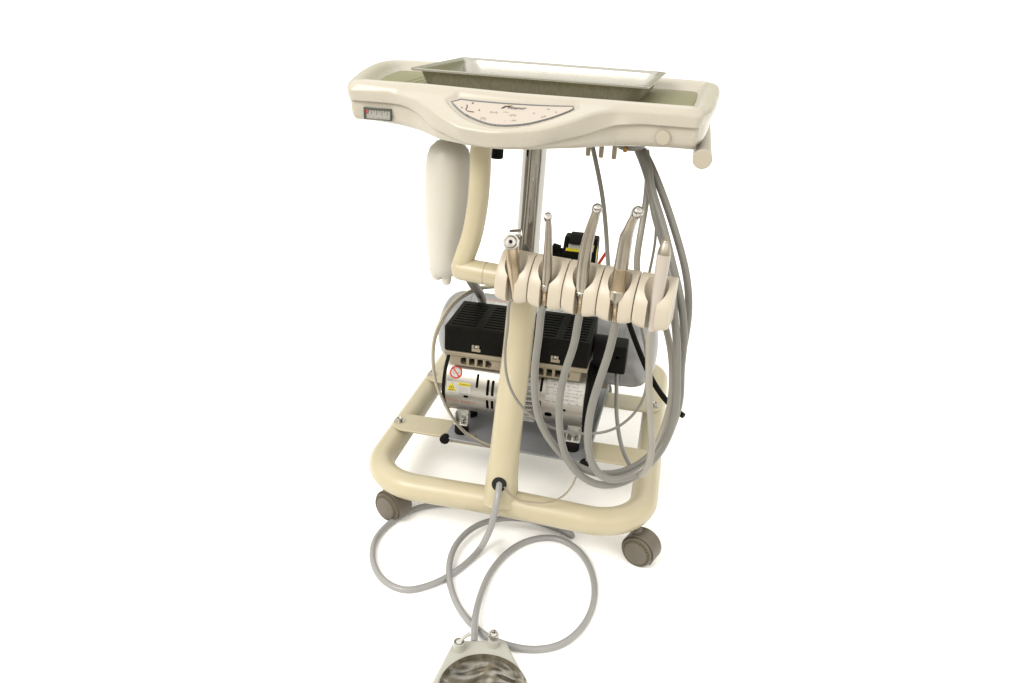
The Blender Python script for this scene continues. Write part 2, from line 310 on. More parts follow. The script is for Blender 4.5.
PATHS = {
    'syringe_hose': [(0.0137, -0.07, 0.4842), (0.013, -0.072, 0.446), (0.0107, -0.074, 0.4066), (0.0148, -0.075, 0.3667), (0.028, -0.075, 0.3334), (0.0542, -0.075, 0.3051), (0.093, -0.07, 0.2846), (0.1382, -0.06, 0.2778), (0.1776, -0.05, 0.2859), (0.2044, -0.03, 0.3038), (0.2185, 0.0, 0.3236), (0.2185, 0.02, 0.3607), (0.2097, 0.03, 0.3978), (0.2, 0.03, 0.4301), (0.1984, 0.03, 0.4709), (0.203, 0.04, 0.516), (0.2053, 0.05, 0.5677), (0.1959, 0.06, 0.6171), (0.1841, 0.07, 0.6509), (0.1753, 0.08, 0.6847)],
    'h2_hose': [(0.0612, -0.073, 0.4792), (0.0605, -0.08, 0.4401), (0.0584, -0.085, 0.3943), (0.0623, -0.09, 0.3449), (0.0723, -0.09, 0.3043), (0.0977, -0.09, 0.2654), (0.1297, -0.085, 0.2362), (0.1683, -0.08, 0.2241), (0.2047, -0.06, 0.2235), (0.2392, -0.04, 0.2445), (0.2596, -0.02, 0.2829), (0.2651, -0.01, 0.3205), (0.2646, 0.0, 0.3686), (0.2677, 0.01, 0.4229), (0.2666, 0.01, 0.4744), (0.2552, 0.02, 0.5257), (0.2319, 0.04, 0.5794), (0.2101, 0.05, 0.6238), (0.1876, 0.06, 0.6634), (0.1714, 0.07, 0.6861)],
    'h3_hose': [(0.1148, -0.081, 0.468), (0.1124, -0.085, 0.4339), (0.1049, -0.09, 0.4003), (0.0995, -0.095, 0.3567), (0.1035, -0.1, 0.3016), (0.1174, -0.1, 0.2557), (0.1399, -0.1, 0.2298), (0.1664, -0.095, 0.2145), (0.1971, -0.085, 0.2147), (0.2275, -0.07, 0.2305), (0.2529, -0.055, 0.2632), (0.2654, -0.045, 0.3032), (0.2713, -0.04, 0.3475), (0.2665, -0.035, 0.3939), (0.2647, -0.03, 0.4396), (0.2527, -0.02, 0.4963), (0.2332, 0.0, 0.5448), (0.2138, 0.02, 0.5919), (0.1919, 0.04, 0.6361), (0.1817, 0.05, 0.6691), (0.1704, 0.06, 0.6878)],
    'h4_hose': [(0.1671, -0.09, 0.4742), (0.1632, -0.095, 0.4347), (0.1559, -0.1, 0.3985), (0.1477, -0.105, 0.3532), (0.1458, -0.11, 0.3094), (0.1529, -0.11, 0.2682), (0.1684, -0.11, 0.2433), (0.1896, -0.105, 0.2335), (0.2203, -0.09, 0.2402), (0.2462, -0.08, 0.2667), (0.2606, -0.07, 0.3012), (0.2662, -0.065, 0.3464), (0.261, -0.06, 0.3968), (0.2553, -0.05, 0.439), (0.2451, -0.03, 0.4806), (0.2365, -0.01, 0.5212), (0.2188, 0.02, 0.5626), (0.2006, 0.03, 0.6027), (0.188, 0.045, 0.6419), (0.1759, 0.055, 0.6677), (0.1647, 0.06, 0.6873)],
    'h5_hose': [(0.2157, -0.1, 0.4744), (0.2194, -0.105, 0.4336), (0.2254, -0.11, 0.3842), (0.2336, -0.115, 0.3403), (0.2386, -0.115, 0.3035), (0.238, -0.115, 0.2782), (0.233, -0.108, 0.2558), (0.2292, -0.095, 0.2433), (0.235, -0.08, 0.2489), (0.2449, -0.065, 0.2713), (0.2538, -0.05, 0.3023), (0.2586, -0.035, 0.3428), (0.2525, -0.02, 0.3979), (0.2397, 0.0, 0.4363), (0.22, 0.01, 0.4731), (0.193, 0.02, 0.4978), (0.1832, 0.02, 0.5264), (0.1834, 0.03, 0.577), (0.1848, 0.05, 0.611), (0.1835, 0.06, 0.6485), (0.1757, 0.07, 0.6865)],
    'drain_tube': [(0.0988, 0.05, 0.6919), (0.1111, 0.05, 0.6526), (0.1222, 0.05, 0.6122), (0.131, 0.05, 0.5674), (0.138, 0.06, 0.5147), (0.1477, 0.1, 0.4386), (0.1499, 0.15, 0.384)],
    'cap_tube': [(0.1633, 0.2, 0.2636), (0.1692, 0.17, 0.2326), (0.1754, 0.12, 0.2195), (0.191, 0.05, 0.2026), (0.2107, -0.01, 0.2024), (0.2237, -0.04, 0.2051)],
    'power_cord': [(0.1588, 0.2, 0.4032), (0.1791, 0.16, 0.3728), (0.2131, 0.1, 0.3315), (0.237, 0.06, 0.3122), (0.2593, 0.03, 0.3021), (0.2825, 0.01, 0.295)],
    'left_tube': [(-0.0653, 0.2, 0.4015), (-0.0992, 0.2, 0.3942), (-0.1109, 0.17, 0.395), (-0.1229, 0.12, 0.393), (-0.1346, 0.09, 0.3734), (-0.1444, 0.08, 0.3428), (-0.1479, 0.08, 0.3064), (-0.1437, 0.08, 0.2606), (-0.1298, 0.08, 0.2251), (-0.1071, 0.08, 0.1844), (-0.0807, 0.08, 0.158), (-0.0407, 0.085, 0.1391), (-0.0139, 0.09, 0.1325)],
    'arm_hose': [(-0.0753, 0.03, 0.4779), (-0.0878, 0.12, 0.4284), (-0.1021, 0.22, 0.3762), (-0.11, 0.275, 0.3391), (-0.1112, 0.285, 0.2996)],
    'loop_wire': [(0.0101, -0.025, 0.1338), (0.0286, -0.028, 0.1174), (0.0562, -0.03, 0.1162), (0.0862, -0.03, 0.1211), (0.1095, -0.04, 0.1434), (0.1249, -0.05, 0.1742), (0.1307, -0.06, 0.1987)],
    'arm': [(-0.0494, 0.0, 0.7003), (-0.0531, 0.0, 0.679), (-0.0535, 0.0, 0.6432), (-0.0559, 0.0, 0.5989), (-0.0629, 0.0, 0.5526), (-0.0729, 0.0, 0.5186)],
    'arm_h': [(-0.0756, 0.0, 0.4976), (-0.0515, -0.002, 0.4963), (-0.0164, -0.005, 0.4943), (0.0077, -0.01, 0.495)],
    'bottle_axis': [(-0.1168, 0.05, 0.6826), (-0.1235, 0.05, 0.4552)],
    'post': [(0.0047, 0.0, 0.0895)],
    'pedal_hose': [(-0.0022, 0.0, 0.127), (0.0013, -0.02, 0.1348), (0.003, -0.04, 0.1226), (0.001, -0.052, 0.0945), (-0.0037, -0.06, 0.067), (-0.0147, -0.067, 0.0371), (-0.0123, -0.0164, 0.035), (-0.0214, -0.0336, 0.012), (-0.0338, -0.0667, 0.0055), (-0.0533, -0.1084, 0.0055), (-0.0802, -0.1431, 0.0055), (-0.1151, -0.1646, 0.0055), (-0.1546, -0.1536, 0.0055), (-0.1885, -0.1148, 0.0055), (-0.2062, -0.0599, 0.0055), (-0.1978, -0.0079, 0.0055), (-0.1726, 0.0395, 0.0055), (-0.1339, 0.0698, 0.0055), (-0.074, 0.0837, 0.0055), (0.0028, 0.0831, 0.0055), (0.0718, 0.0652, 0.0055), (0.105, 0.0535, 0.0055), (0.1246, 0.0429, 0.0065)],
    'pedal_loop': [(0.1303, 0.0379, 0.0115), (0.121, 0.0373, 0.0165), (0.0957, 0.0494, 0.0165), (0.0452, 0.0563, 0.0165), (-0.0043, 0.0453, 0.0165), (-0.0438, 0.0109, 0.017), (-0.0644, -0.0398, 0.014), (-0.0629, -0.0935, 0.01), (-0.0415, -0.1493, 0.0055), (-0.0069, -0.1971, 0.0055), (0.0337, -0.2268, 0.0055), (0.0727, -0.2369, 0.0055), (0.1112, -0.2337, 0.0055), (0.1468, -0.2131, 0.0055), (0.1736, -0.1661, 0.0055), (0.1823, -0.1027, 0.0055), (0.1685, -0.0372, 0.0055), (0.1381, 0.0109, 0.0055), (0.096, 0.0304, 0.0055), (0.0542, 0.013, 0.0055), (0.0238, -0.0292, 0.0055), (0.0065, -0.0894, 0.0055), (0.0058, -0.1605, 0.01), (0.012, -0.2101, 0.016), (0.0227, -0.2571, 0.018)],
    'syr': [(0.0107, -0.068, 0.5695), (0.0149, -0.068, 0.5408), (0.0173, -0.068, 0.5218), (0.0211, -0.068, 0.489)],
    'hp2': [(0.061, -0.073, 0.6117), (0.0624, -0.073, 0.6007), (0.0641, -0.073, 0.5655), (0.0646, -0.073, 0.5143), (0.0636, -0.073, 0.5082), (0.0645, -0.073, 0.4842)],
    'hp3': [(0.1268, -0.081, 0.6314), (0.125, -0.081, 0.6218), (0.1186, -0.081, 0.5881), (0.1154, -0.081, 0.5452), (0.1161, -0.081, 0.5117), (0.1165, -0.081, 0.4819)],
    'hp4': [(0.1797, -0.09, 0.6337), (0.1746, -0.09, 0.6212), (0.169, -0.09, 0.6003), (0.1669, -0.09, 0.5571), (0.1661, -0.09, 0.5256), (0.1651, -0.09, 0.508), (0.1665, -0.09, 0.4801)],
    'scal': [(0.2214, -0.098, 0.611), (0.2206, -0.098, 0.6015), (0.2207, -0.098, 0.5852), (0.2194, -0.098, 0.5208), (0.218, -0.098, 0.4769)],
}


# ------------------------------------------------------------------ the setting
# white studio paper under and behind the cart; unseen room floor in front, light and dark bands added to streak the chrome
bm = bmesh.new(); bm.faces.new([bm.verts.new(p) for p in ((-400, -.80, 0), (400, -.80, 0), (400, 400, 0), (-400, 400, 0))]); fl = build('studio_floor', bm, fm, None, smooth=False); fl['kind'] = 'structure'
bm = bmesh.new(); bm.faces.new([bm.verts.new(p) for p in ((-400, -400, -.004), (400, -400, -.004), (400, -.79, -.004), (-400, -.79, -.004))]); fl = build('room_floor', bm, 'roomfloor', None, smooth=False); fl['kind'] = 'structure'

# ------------------------------------------------------------------ dental cart
cart = empty('dental_cart', 'cream mobile dental delivery cart on tubular base with small casters', 'dental cart')
ZB, RT = 0.085, 0.0237
def hoop():
    x0, y1, rc = .2413, .605, .088; out = []
    def arc(cx, cy, a0, a1, n=12, rc=.088): return [(cx+rc*math.cos(math.radians(a0+(a1-a0)*k/n)), cy+rc*math.sin(math.radians(a0+(a1-a0)*k/n)), ZB) for k in range(n+1)]
    out += arc(-x0+rc, rc, 180, 270); out += [(x, 0, ZB) for x in np.linspace(-.14, .14, 9)]
    out += arc(x0-rc, rc, 270, 360); out += [(x0, y, ZB) for y in np.linspace(.12, .52, 9)]
    out += arc(x0-.05, y1-.05, 0, 90, 12, .05); out += [(x, y1, ZB) for x in np.linspace(.12, -.12, 5)]
    out += arc(-x0+.05, y1-.05, 90, 180, 12, .05); out += [(-x0, y, ZB) for y in np.linspace(.52, .12, 9)]
    return [(x, y-(.058*x*max(0, 1-y/.3) if x > 0 else 0), z) for x, y, z in out]
bm = bmesh.new(); sweep(bm, hoop(), RT, 28, closed=True); part(build('base_frame', bm, 'paint', None, angle=60), cart)
# post, leaning back from the front rail, with a flared weld
pp = catmull([(0, -.001, .088), (0, .009, .14), (0, .0245, .195), (0, .05, .26), (0, .081, .33), (0, .10, .40), (0, .111, .45), (0, .117, .482)], 6)
bm = bmesh.new(); sweep(bm, pp, [.034, .0285, .0262, .0252, .0250, .0250, .0249, .0248, .0248, .0248, .0247, .0246, .0246], 28)
part(build('post', bm, 'paint', None, angle=60), cart)
bm = bmesh.new(); sweep(bm, catmull([(0, .114, .465), (0, .122, .508), (0, .132, .58), (0, .1403, .66), (0, .147, .735)], 6), .0193, 40); part(build('column', bm, 'chrome', None, angle=60), cart)
# solid dark disc standing for the shaded cable opening in the post
hc = Vector((0.0005, -.0205, .1340)); hn = Vector((0.0, -.96, .25)).normalized()
bm = bmesh.new(); lathe(bm, hc+hn*-.012, hc+hn, [(0, .0125), (.0125, .0125), (.0135, .0115)], 28); part(build('cable_opening_shade', bm, 'hole', None), cart)
def cross_plate(y, yw, zt, lip):
    bm = bmesh.new(); xs = .2413; poly = []
    for k in range(13): t = -math.pi/2+math.pi*k/12; poly.append((.221+yw/2*math.cos(t), y+yw/2*math.sin(t)))
    for k in range(13): t = math.pi/2+math.pi*k/12; poly.append((-.221+yw/2*math.cos(t), y+yw/2*math.sin(t)))
    prism(bm, poly, zt-.0045, zt)
    pl = build('cross_plate', bm, 'paint', None, bevel=.0012); part(pl, cart)
    bm = bmesh.new(); box(bm, (0, y-yw/2+.003, zt-.0045-lip/2-.0002), (.27, .004, lip)); box(bm, (0, y+yw/2-.003, zt-.0045-lip/2-.0002), (.27, .004, lip))
    f = build('plate_flange', bm, 'paint', None, bevel=.0008); f.parent = pl
    for s in (-1, 1):
        bm = bmesh.new(); lathe(bm, (s*(xs-.001), y, zt), (s*(xs-.001), y, zt+1), [(0, .0105), (.0012, .0105), (.0014, .0062), (.0014, .0058), (.0055, .0058), (.0062, .0045), (.0040, .0032), (.0040, 0)], 24)
        b = build('bolt', bm, 'steel', None, angle=30); b.parent = pl
cross_plate(.166, .062, .1135, .007); cross_plate(.378, .062, .1135, .006)
# casters
def caster(px, py, face):
    n = Vector((*face, 0)).normalized(); W = .036; c = Vector((px, py, .0272))
    bm = bmesh.new(); a = c-n*W/2
    lathe(bm, a, c+n, [(0, .018), (.0, .0262), (.002, .0272), (.0145, .0272), (.016, .0262), (.0175, .020), (.0185, .020), (.020, .0262), (.0215, .0272), (W-.003, .0272), (W-.001, .0262), (W-.001, .018)], 40)
    root = build('caster', bm, 'taupe', None); part(root, cart)
    # hood over the twin wheels, open at the bottom
    bm = bmesh.new(); x, y, z = frame_of(a, c+n); side = Vector((0, 0, 1)).cross(n)
    ro, ri = .0302, .0280; lo, hi = -W/2-.001, W/2-.0052
    angs = [math.radians(t) for t in range(-35, 216, 8)]; rings = []
    for r_ in (ro, ri):
        for d in (lo, hi): rings.append([bm.verts.new(c+n*d+(side*math.cos(t)+Vector((0, 0, 1))*math.sin(t))*r_) for t in angs])
    def strip(A, B):
        for i in range(len(A)-1): bm.faces.new((A[i], A[i+1], B[i+1], B[i]))
    strip(rings[0], rings[1]); strip(rings[2], rings[3]); strip(rings[0], rings[2]); strip(rings[1], rings[3])
    for k in (0, -1): bm.faces.new((rings[0][k], rings[1][k], rings[3][k], rings[2][k]))
    h = build('hood', bm, 'taupe', None, bevel=.0008, angle=50); h.parent = root
    bm = bmesh.new(); e = c+n*(W/2-.001)
    lathe(bm, e, e+n, [(0, .0262), (.0006, .0262), (.0012, .0250), (.0006, .0238), (.0006, .0236), (.0016, .0232), (.0022, .0215), (.0022, .0)], 40)
    hc2 = build('hub_cap', bm, 'tyre', None, angle=25); hc2.parent = root
    bm = bmesh.new()
    for k in range(24):
        t = 2*math.pi*k/24; q = side*math.cos(t)+Vector((0, 0, 1))*math.sin(t); tt = n.cross(q); p = e+q*.0222+n*.0023
        v = [bm.verts.new(p+q*a_+tt*b_) for a_, b_ in ((-.0006, -.0012), (.0006, -.0012), (.0006, .0012), (-.0006, .0012))]; bm.faces.new(v)
    nn = sheetobj('hub_notches', bm, 'hole', None); nn.parent = hc2 if False else root
    bm = bmesh.new(); lathe(bm, e+n*.0021, e+n, [(0, .0205), (.0010, .0203), (.0016, .0190), (.0013, 0)], 40); fc = build('wheel_face', bm, 'taupe', None, angle=40); fc.parent = root
    bm = bmesh.new(); lathe(bm, (px-.009, py+.004, .050), (px-.009, py+.004, 1), [(0, .0085), (.012, .0085), (.014, .0060), (.026, .0060)], 24)
    s_ = build('stem', bm, 'taupe', None); s_.parent = root
    for o in (h, hc2, nn, fc, s_): o.matrix_parent_inverse = root.matrix_world.inverted() if False else Matrix()
    return root
caster(-.203, .021, (-.40, -.92)); caster(.2455, .016, (-.38, -.92)); caster(-.12, .58, (-.5, -.85)); caster(.105, .58, (-.5, -.85))

# ---- instrument table
out2 = catmull([(x, y, 0) for x, y in [(-.19, -.05), (-.1, -.05), (0, -.05), (.1, -.05), (.19, -.05), (.228, -.0495), (.246, -.041), (.256, -.02), (.263, .03), (.2685, .12), (.2725, .2), (.272, .262), (.262, .290), (.238, .304), (.1, .307), (-.1, .307),
    (-.235, .307), (-.270, .302), (-.292, .284), (-.299, .25), (-.297, .21), (-.284, .13), (-.269, .065), (-.254, .01), (-.241, -.028), (-.227, -.045)]], 12, closed=True)
def resample(P, n):
    P = P+[P[0]]; L = [0]
    for a, b in zip(P, P[1:]): L.append(L[-1]+(b-a).length)
    t = np.linspace(0, L[-1], n, endpoint=False); return [Vector((np.interp(q, L, [p.x for p in P]), np.interp(q, L, [p.y for p in P]), 0)) for q in t]
OUT = resample(out2, 620); NO = len(OUT); ONRM = []
for i in range(NO):
    t = (OUT[(i+2) % NO]-OUT[(i-2) % NO]).normalized(); ONRM.append(Vector((t.y, -t.x, 0)))
GX = np.linspace(-.3, .3, 601)
def smooth_tab(xs, ys, k=15):
    y = np.interp(GX, xs, ys); w = np.hanning(k*2+1); w /= w.sum(); y = np.convolve(np.pad(y, k, 'edge'), w, 'valid'); return lambda x: float(np.interp(x, GX, y))
crease_y = smooth_tab([-.165, -.124, -.0905, -.06, .0, .0595, .094, .112, .14], [-.05, -.07, -.09, -.104, -.108, -.102, -.088, -.070, -.05])
crease_z = smooth_tab([-.165, -.124, -.0905, -.06, -.02, .03, .0595, .094, .112, .14], [.757, .7525, .739, .728, .7255, .730, .736, .7475, .754, .757])
seam_z = smooth_tab([-.175, -.150, -.125, -.098, -.05, -.02, .036, .1, .136, .17], [.7415, .7405, .733, .718, .7055, .7035, .7075, .725, .737, .7405])
seam_y = smooth_tab([-.165, -.137, -.115, -.098, -.05, -.01, .036, .1, .136, .17], [-.05, -.058, -.072, -.083, -.1, -.104, -.1, -.08, -.057, -.05])
base_z = smooth_tab([-.2, -.13, -.09, .0, .1, .2], [.712, .7055, .7005, .6995, .705, .709])
# control panel outline in (x, s): s runs 0..1 down the sloping front
def top_edge(x): return Vector((x, -.043, .7618))
def slope_pt(x, s):
    a = top_edge(x); b = Vector((x, crease_y(x), crease_z(x))); return a.lerp(b, s)
def panel_poly(grow=0.0):
    xl, xr = -.082-grow, .083+grow; pts = []
    pts.append((xl+.012, .17-grow*12)); pts.append((xr-.002, .17-grow*12))
    n = 26
    for k in range(n+1):
        t = k/n; x = xr+(xl-xr)*t; b = math.sin(math.pi*min(1, max(0, t)))**.62
        pts.append((x, (.30+.53*b)+grow*9 if 0 < t < 1 else .33))
    return pts
PP = panel_poly(0.0)
def inside(x, s, g=0.0):
    xl, xr = -.084-g, .085+g
    if not (xl < x < xr): return 0
    t = (xr-x)/(xr-xl); b = math.sin(math.pi*t)**.62; lo = .13-g*10; hi = .33+.55*b+g*9
    slant = min(1, max(0, (x-xl)/.012)) if s < .33 else 1
    d = min((s-lo)*.06, (hi-s)*.06+.001, (x-xl)-max(0, (.33-s))*.05, xr-x); return max(0, min(1, d/.003+.5))
bm = bmesh.new(); rings = []
def ring(fn):
    r_ = []
    for i in range(NO):
        p = Vector(fn(i)); t = max(0, min(1, OUT[i].y/.28)); p.z += .0038*t*t*(3-2*t)*max(0, min(1, (p.z-.7415)/.02)); p.z += (.0028+.0028*max(0, min(1, -OUT[i].x/.12)))*fw(i)*max(0, min(1, (p.y+.052)/.010))*max(0, min(1, (p.z-.752)/.006)); r_.append(bm.verts.new(p))
    rings.append(r_)
def fw(i): return max(0.0, min(1.0, (-.034-OUT[i].y)/.012))
def off(i, d): return OUT[i]+ONRM[i]*d
def plain(d, z): ring(lambda i: (*off(i, d)[:2], z))
# lift of the side wings at the back left and right is slight
plain(-.034, .7490); plain(-.032, .7494); plain(-.0255, .7560); plain(-.021, .7600); plain(-.0175, .7620); plain(-.012, .7628)
NS = 22
def mixring(s):
    def fn(i):
        w = fw(i); d0 = -.007+.007*s; ang = s
        z0 = .7618-.0048*s**2.2 if s < 1 else .757
        p = Vector((*off(i, d0)[:2], z0)); x = OUT[i].x
        q = slope_pt(x, s)
        blend = w*min(1, max(0, (-crease_y(x)-.05)/.01))
        sm = blend*blend*(3-2*blend); p2 = p.lerp(q, sm)
        k = inside(x, s, .0035)*sm
        if k > 0:
            b = Vector((x, crease_y(x), crease_z(x)))-top_edge(x); nrm = Vector((0, b.z, -b.y)).normalized()
            if nrm.z < 0: nrm = -nrm
            p2 = p2-nrm*.0042*k
        return p2
    ring(fn)
for k in range(NS): mixring(k/(NS-1)*.965)
def front(i, d, z0, ty, tz, s):
    w = fw(i); x = OUT[i].x; p = Vector((*off(i, d)[:2], z0)); q = Vector((x, ty(x)+.0, tz(x))); return p.lerp(Vector((x, q.y, q.z)), w)
def face_ring(t, inset=0.0, dz=0.0):
    # vertical face between crease (t=0) and seam (t=1)
    def fn(i):
        x = OUT[i].x; w = fw(i); side = -.0018*t*t*3
        p = Vector((*off(i, .0005+side-inset)[:2], .7555+(.7415-.7555)*t+dz))
        cy = crease_y(x)-.0015; cz = crease_z(x)-.002; sy = seam_y(x); sz = seam_z(x)
        q = Vector((x, cy+(sy-cy)*t**1.6+inset, cz+(sz-cz)*t+dz)); return p.lerp(q, w)
    ring(fn)
for t in (0.04, .15, .35, .6, .82, .94, 1.0): face_ring(t)
face_ring(1.0, .0012, -.0010); face_ring(1.0, .0055, -.0012)
for A, B in zip(rings, rings[1:]):
    for i in range(NO): bm.faces.new((A[i], A[(i+1) % NO], B[(i+1) % NO], B[i]))
bm.faces.new(rings[0])
part(build('table_shell', bm, 'plastic', None, angle=80), cart)
# lower tray body
bm = bmesh.new(); rings = []
def body_ring(inset, t):
    def fn(i):
        x = OUT[i].x; w = fw(i)
        zt_ = .7412; zb = base_z(x); p = Vector((*off(i, -.0052-inset)[:2], zt_+(zb-zt_)*t))
        zt2 = seam_z(x)-.0008; q = Vector((x, seam_y(x)+.0055+inset, zt2+(min(zb, zt2-.003)-zt2)*t)); return p.lerp(q, w)
    ring(fn)
body_ring(0, 0); body_ring(.0006, .3); body_ring(.0014, .5); body_ring(.0032, .7); body_ring(.0062, .84); body_ring(.0105, .94); body_ring(.016, .99); body_ring(.023, 1.0)
for A, B in zip(rings, rings[1:]):
    for i in range(NO): bm.faces.new((A[i], A[(i+1) % NO], B[(i+1) % NO], B[i]))
bm.faces.new(rings[0]); bm.faces.new(rings[-1])
part(build('table_body', bm, 'plastic', None, angle=70), cart)
# ribbed green mat in the basin
bm = bmesh.new(); poly = [(off(i, -.0335).x, off(i, -.0335).y) for i in range(0, NO, 4)]; prism(bm, poly, .7492, .7510)
mt = build('work_mat', bm, 'matte_mat', None, smooth=False); part(mt, cart)
bm = bmesh.new()
for k in range(30):
    x = -.205+k*.0145; box(bm, (x, .125, .7511), (.0050, .215, .00045))
rb = build('mat_rib', bm, 'matte_mat', None); rb.parent = mt

# control panel film with its border and markings
def PS(x, s, h):
    a = top_edge(x); c = Vector((x, crease_y(x), crease_z(x))); b = c-a; nrm = Vector((0, b.z, -b.y)).normalized()
    if nrm.z < 0: nrm = -nrm
    return a.lerp(c, s)+nrm*(-.0042+h)
def PSm(u, v, h): return PS(u, v/.065, h)          # v in metres down the slope
poly = [(x, s*.065) for x, s in PP]
bm = bmesh.new(); sheet(bm, poly, PSm, .0012); film = sheetobj('control_panel', bm, 'panel', cart)
bm = bmesh.new(); loop = poly+[poly[0]]
n_ = len(poly); cxp = sum(p[0] for p in poly)/n_; cyp = sum(p[1] for p in poly)/n_
inner = []
for i in range(n_):
    a, b, c = Vector((*poly[i-1], 0)), Vector((*poly[i], 0)), Vector((*poly[(i+1) % n_], 0)); t = (c-a).normalized(); nv = Vector((-t.y, t.x, 0))
    if nv.dot(Vector((cxp, cyp, 0))-b) < 0: nv = -nv
    inner.append((b+nv*.0020)[:2])
for i in range(n_):
    j = (i+1) % n_; sheet(bm, [poly[i], poly[j], inner[j], inner[i]], PSm, .0016)
o = sheetobj('panel_border', bm, 'navy', None); o.parent = film
def flip(u, v, h): return PSm(u, -v, h)             # text grows upwards, slope runs down
bm = bmesh.new()
text(bm, "Finanor", .0080, -.0198, .0078, flip, .0019, slant=.45, sx=1.0); o = sheetobj('panel_lettering', bm, 'ink', None); o.parent = film
bm = bmesh.new(); sheet(bm, [(-.0125, .0218), (-.0080, .0168), (-.0005, .0168), (-.0018, .0188), (-.0068, .0188), (-.0092, .0218)], PSm, .0019)
o = sheetobj('panel_logo', bm, 'ink', None); o.parent = film
bm = bmesh.new(); sheet(bm, [(-.004, .0150), (.0015, .0150), (.0010, .0160), (-.0048, .0160)], PSm, .0019); o = sheetobj('panel_logo_stripe', bm, 'gold', None); o.parent = film
bm = bmesh.new()
def tri(u, v, s, up=1): sheet(bm, [(u-s, v+s*.8*up), (u+s, v+s*.8*up), (u, v-s*.8*up)], PSm, .0019)
def mark(name, m):
    global bm
    o = sheetobj(name, bm, m, None); o.parent = film; bm = bmesh.new()
for a in ((-.052, .0165, .0016, 1), (-.053, .0420, .0016, -1), (-.064, .0285, .0013, 1), (-.040, .0285, .0013, 1)): tri(*a); mark('panel_arrow', 'ink')
sheet(bm, ribbon([(-.059, .0215), (-.0575, .025), (-.058, .031), (-.054, .0335), (-.046, .0335)], .0011), PSm, .0019); mark('chair_symbol', 'ink')
for s_, u, v, z in (("o--o", -.020, .0295, .0060), ("-^--", -.004, .0285, .0050), ("<*>", .0065, .0345, .0062), ("(=)", -.031, .0430, .0062), (":", -.001, .0440, .006), ("-==", .0095, .0440, .0052), ("t", .033, .0290, .0055), ("LP", .047, .0370, .0056), ("a", .0615, .0270, .0058), ("m", .050, .0200, .0050)):
    text(bm, s_, u, -v, z, flip, .0019); mark('panel_symbol', 'greyink')
bm.free()

# gauge window in the left wing
gx0, gx1, gz0, gz1, gy = -.2105, -.1700, .7160, .7325, -.0455
bm = bmesh.new(); poly = [(gx0, gz0), (gx1, gz0), (gx1, gz1), (gx0, gz1)]
for (a, b, c, d) in ((gx0, gz1-.0030, gx1, gz1), (gx0, gz0, gx1, gz0+.0016), (gx0, gz0+.0016, gx0+.0035, gz1-.0030), (gx1-.0020, gz0+.0016, gx1, gz1-.0030)):
    box(bm, ((a+c)/2, gy+.001, (b+d)/2), (c-a, .005, d-b))
g = build('pressure_gauge', bm, 'frame', None, bevel=.0006); part(g, cart)
o = obox('gauge_scale', (gx0+.003, gy-.0002, gz0+.0012), (gx1-.0015, gy+.003, gz1-.0025), 'glass', None, bevel=0); o.parent = g
gf = lambda u, v, h: (u, gy-.0004-h, v)
bm = bmesh.new()
for k in range(1, 9):
    x = gx0+.0035+k*.0038; sheet(bm, [(x, gz1-.0032), (x+.0005, gz1-.0032), (x+.0005, gz1-(.0090 if k % 2 == 0 else .0060)), (x, gz1-(.0090 if k % 2 == 0 else .0060))], gf)
o = sheetobj('gauge_ticks', bm, 'ink', None); o.parent = g
bm = bmesh.new(); text(bm, "0 2 4 6 8", (gx0+gx1)/2+.001, gz0+.0042, .0052, gf, sx=1.1); o = sheetobj('gauge_numbers', bm, 'white', None); o.parent = g
bm = bmesh.new(); sheet(bm, [(gx0+.0042, gz1-.0034), (gx0+.0065, gz1-.0034), (gx0+.0065, gz1-.0085), (gx0+.0042, gz1-.0085)], gf, .0004); o = sheetobj('gauge_pointer', bm, 'red', None); o.parent = g
# round plug on the right wing
bm = bmesh.new(); lathe(bm, (.2, -.0400, .7245), (.2, -1, .7245), [(0, .0098), (.0070, .0098), (.0082, .0088), (.0086, .006), (.0086, 0)], 36); part(build('round_plug', bm, 'button', None), cart)
# handle rod under the right edge
bm = bmesh.new(); lathe(bm, (.2535, -.046, .7010), (.2600, 1, .7010-.005), [(0, .0), (0, .0115), (.0012, .0127), (.006, .0127), (.0065, .0124), (.30, .0124), (.30, 0)], 36); part(build('side_handle', bm, 'button', None), cart)
obox('handle_bracket', (.235, .05, .6985), (.257, .09, .708), 'plastic', cart)
# things under the table
for x, z in ((.0997, .6985), (.1179, .6975), (.1359, .6970)):
    bm = bmesh.new(); lathe(bm, (x, 0, z+.014), (x+.001, 0, -1), [(0, .0034), (.027, .0034), (.0282, .0026), (.0282, 0)], 16); part(build('peg', bm, 'tan', None), cart)
bm = bmesh.new(); lathe(bm, (-.052, .10, .715), (-.052, .10, 0), [(0, .0098), (.064, .0098), (.066, .0085), (.066, 0)], 28); part(build('lock_knob', bm, 'black', None), cart)
bm = bmesh.new(); lathe(bm, (.153, .06, .71), (.153, .06, 0), [(0, .022), (.017, .022), (.022, .018), (.0235, .010), (.0235, 0)], 28); mf = build('hose_manifold', bm, 'greytube', None); part(mf, cart)
bm = bmesh.new(); lathe(bm, (.148, .040, .6900), (.148, 0, .6900), [(0, .0035), (.005, .0035), (.006, .003), (.006, 0)], 16); o = build('fitting', bm, 'orange', None); o.parent = mf
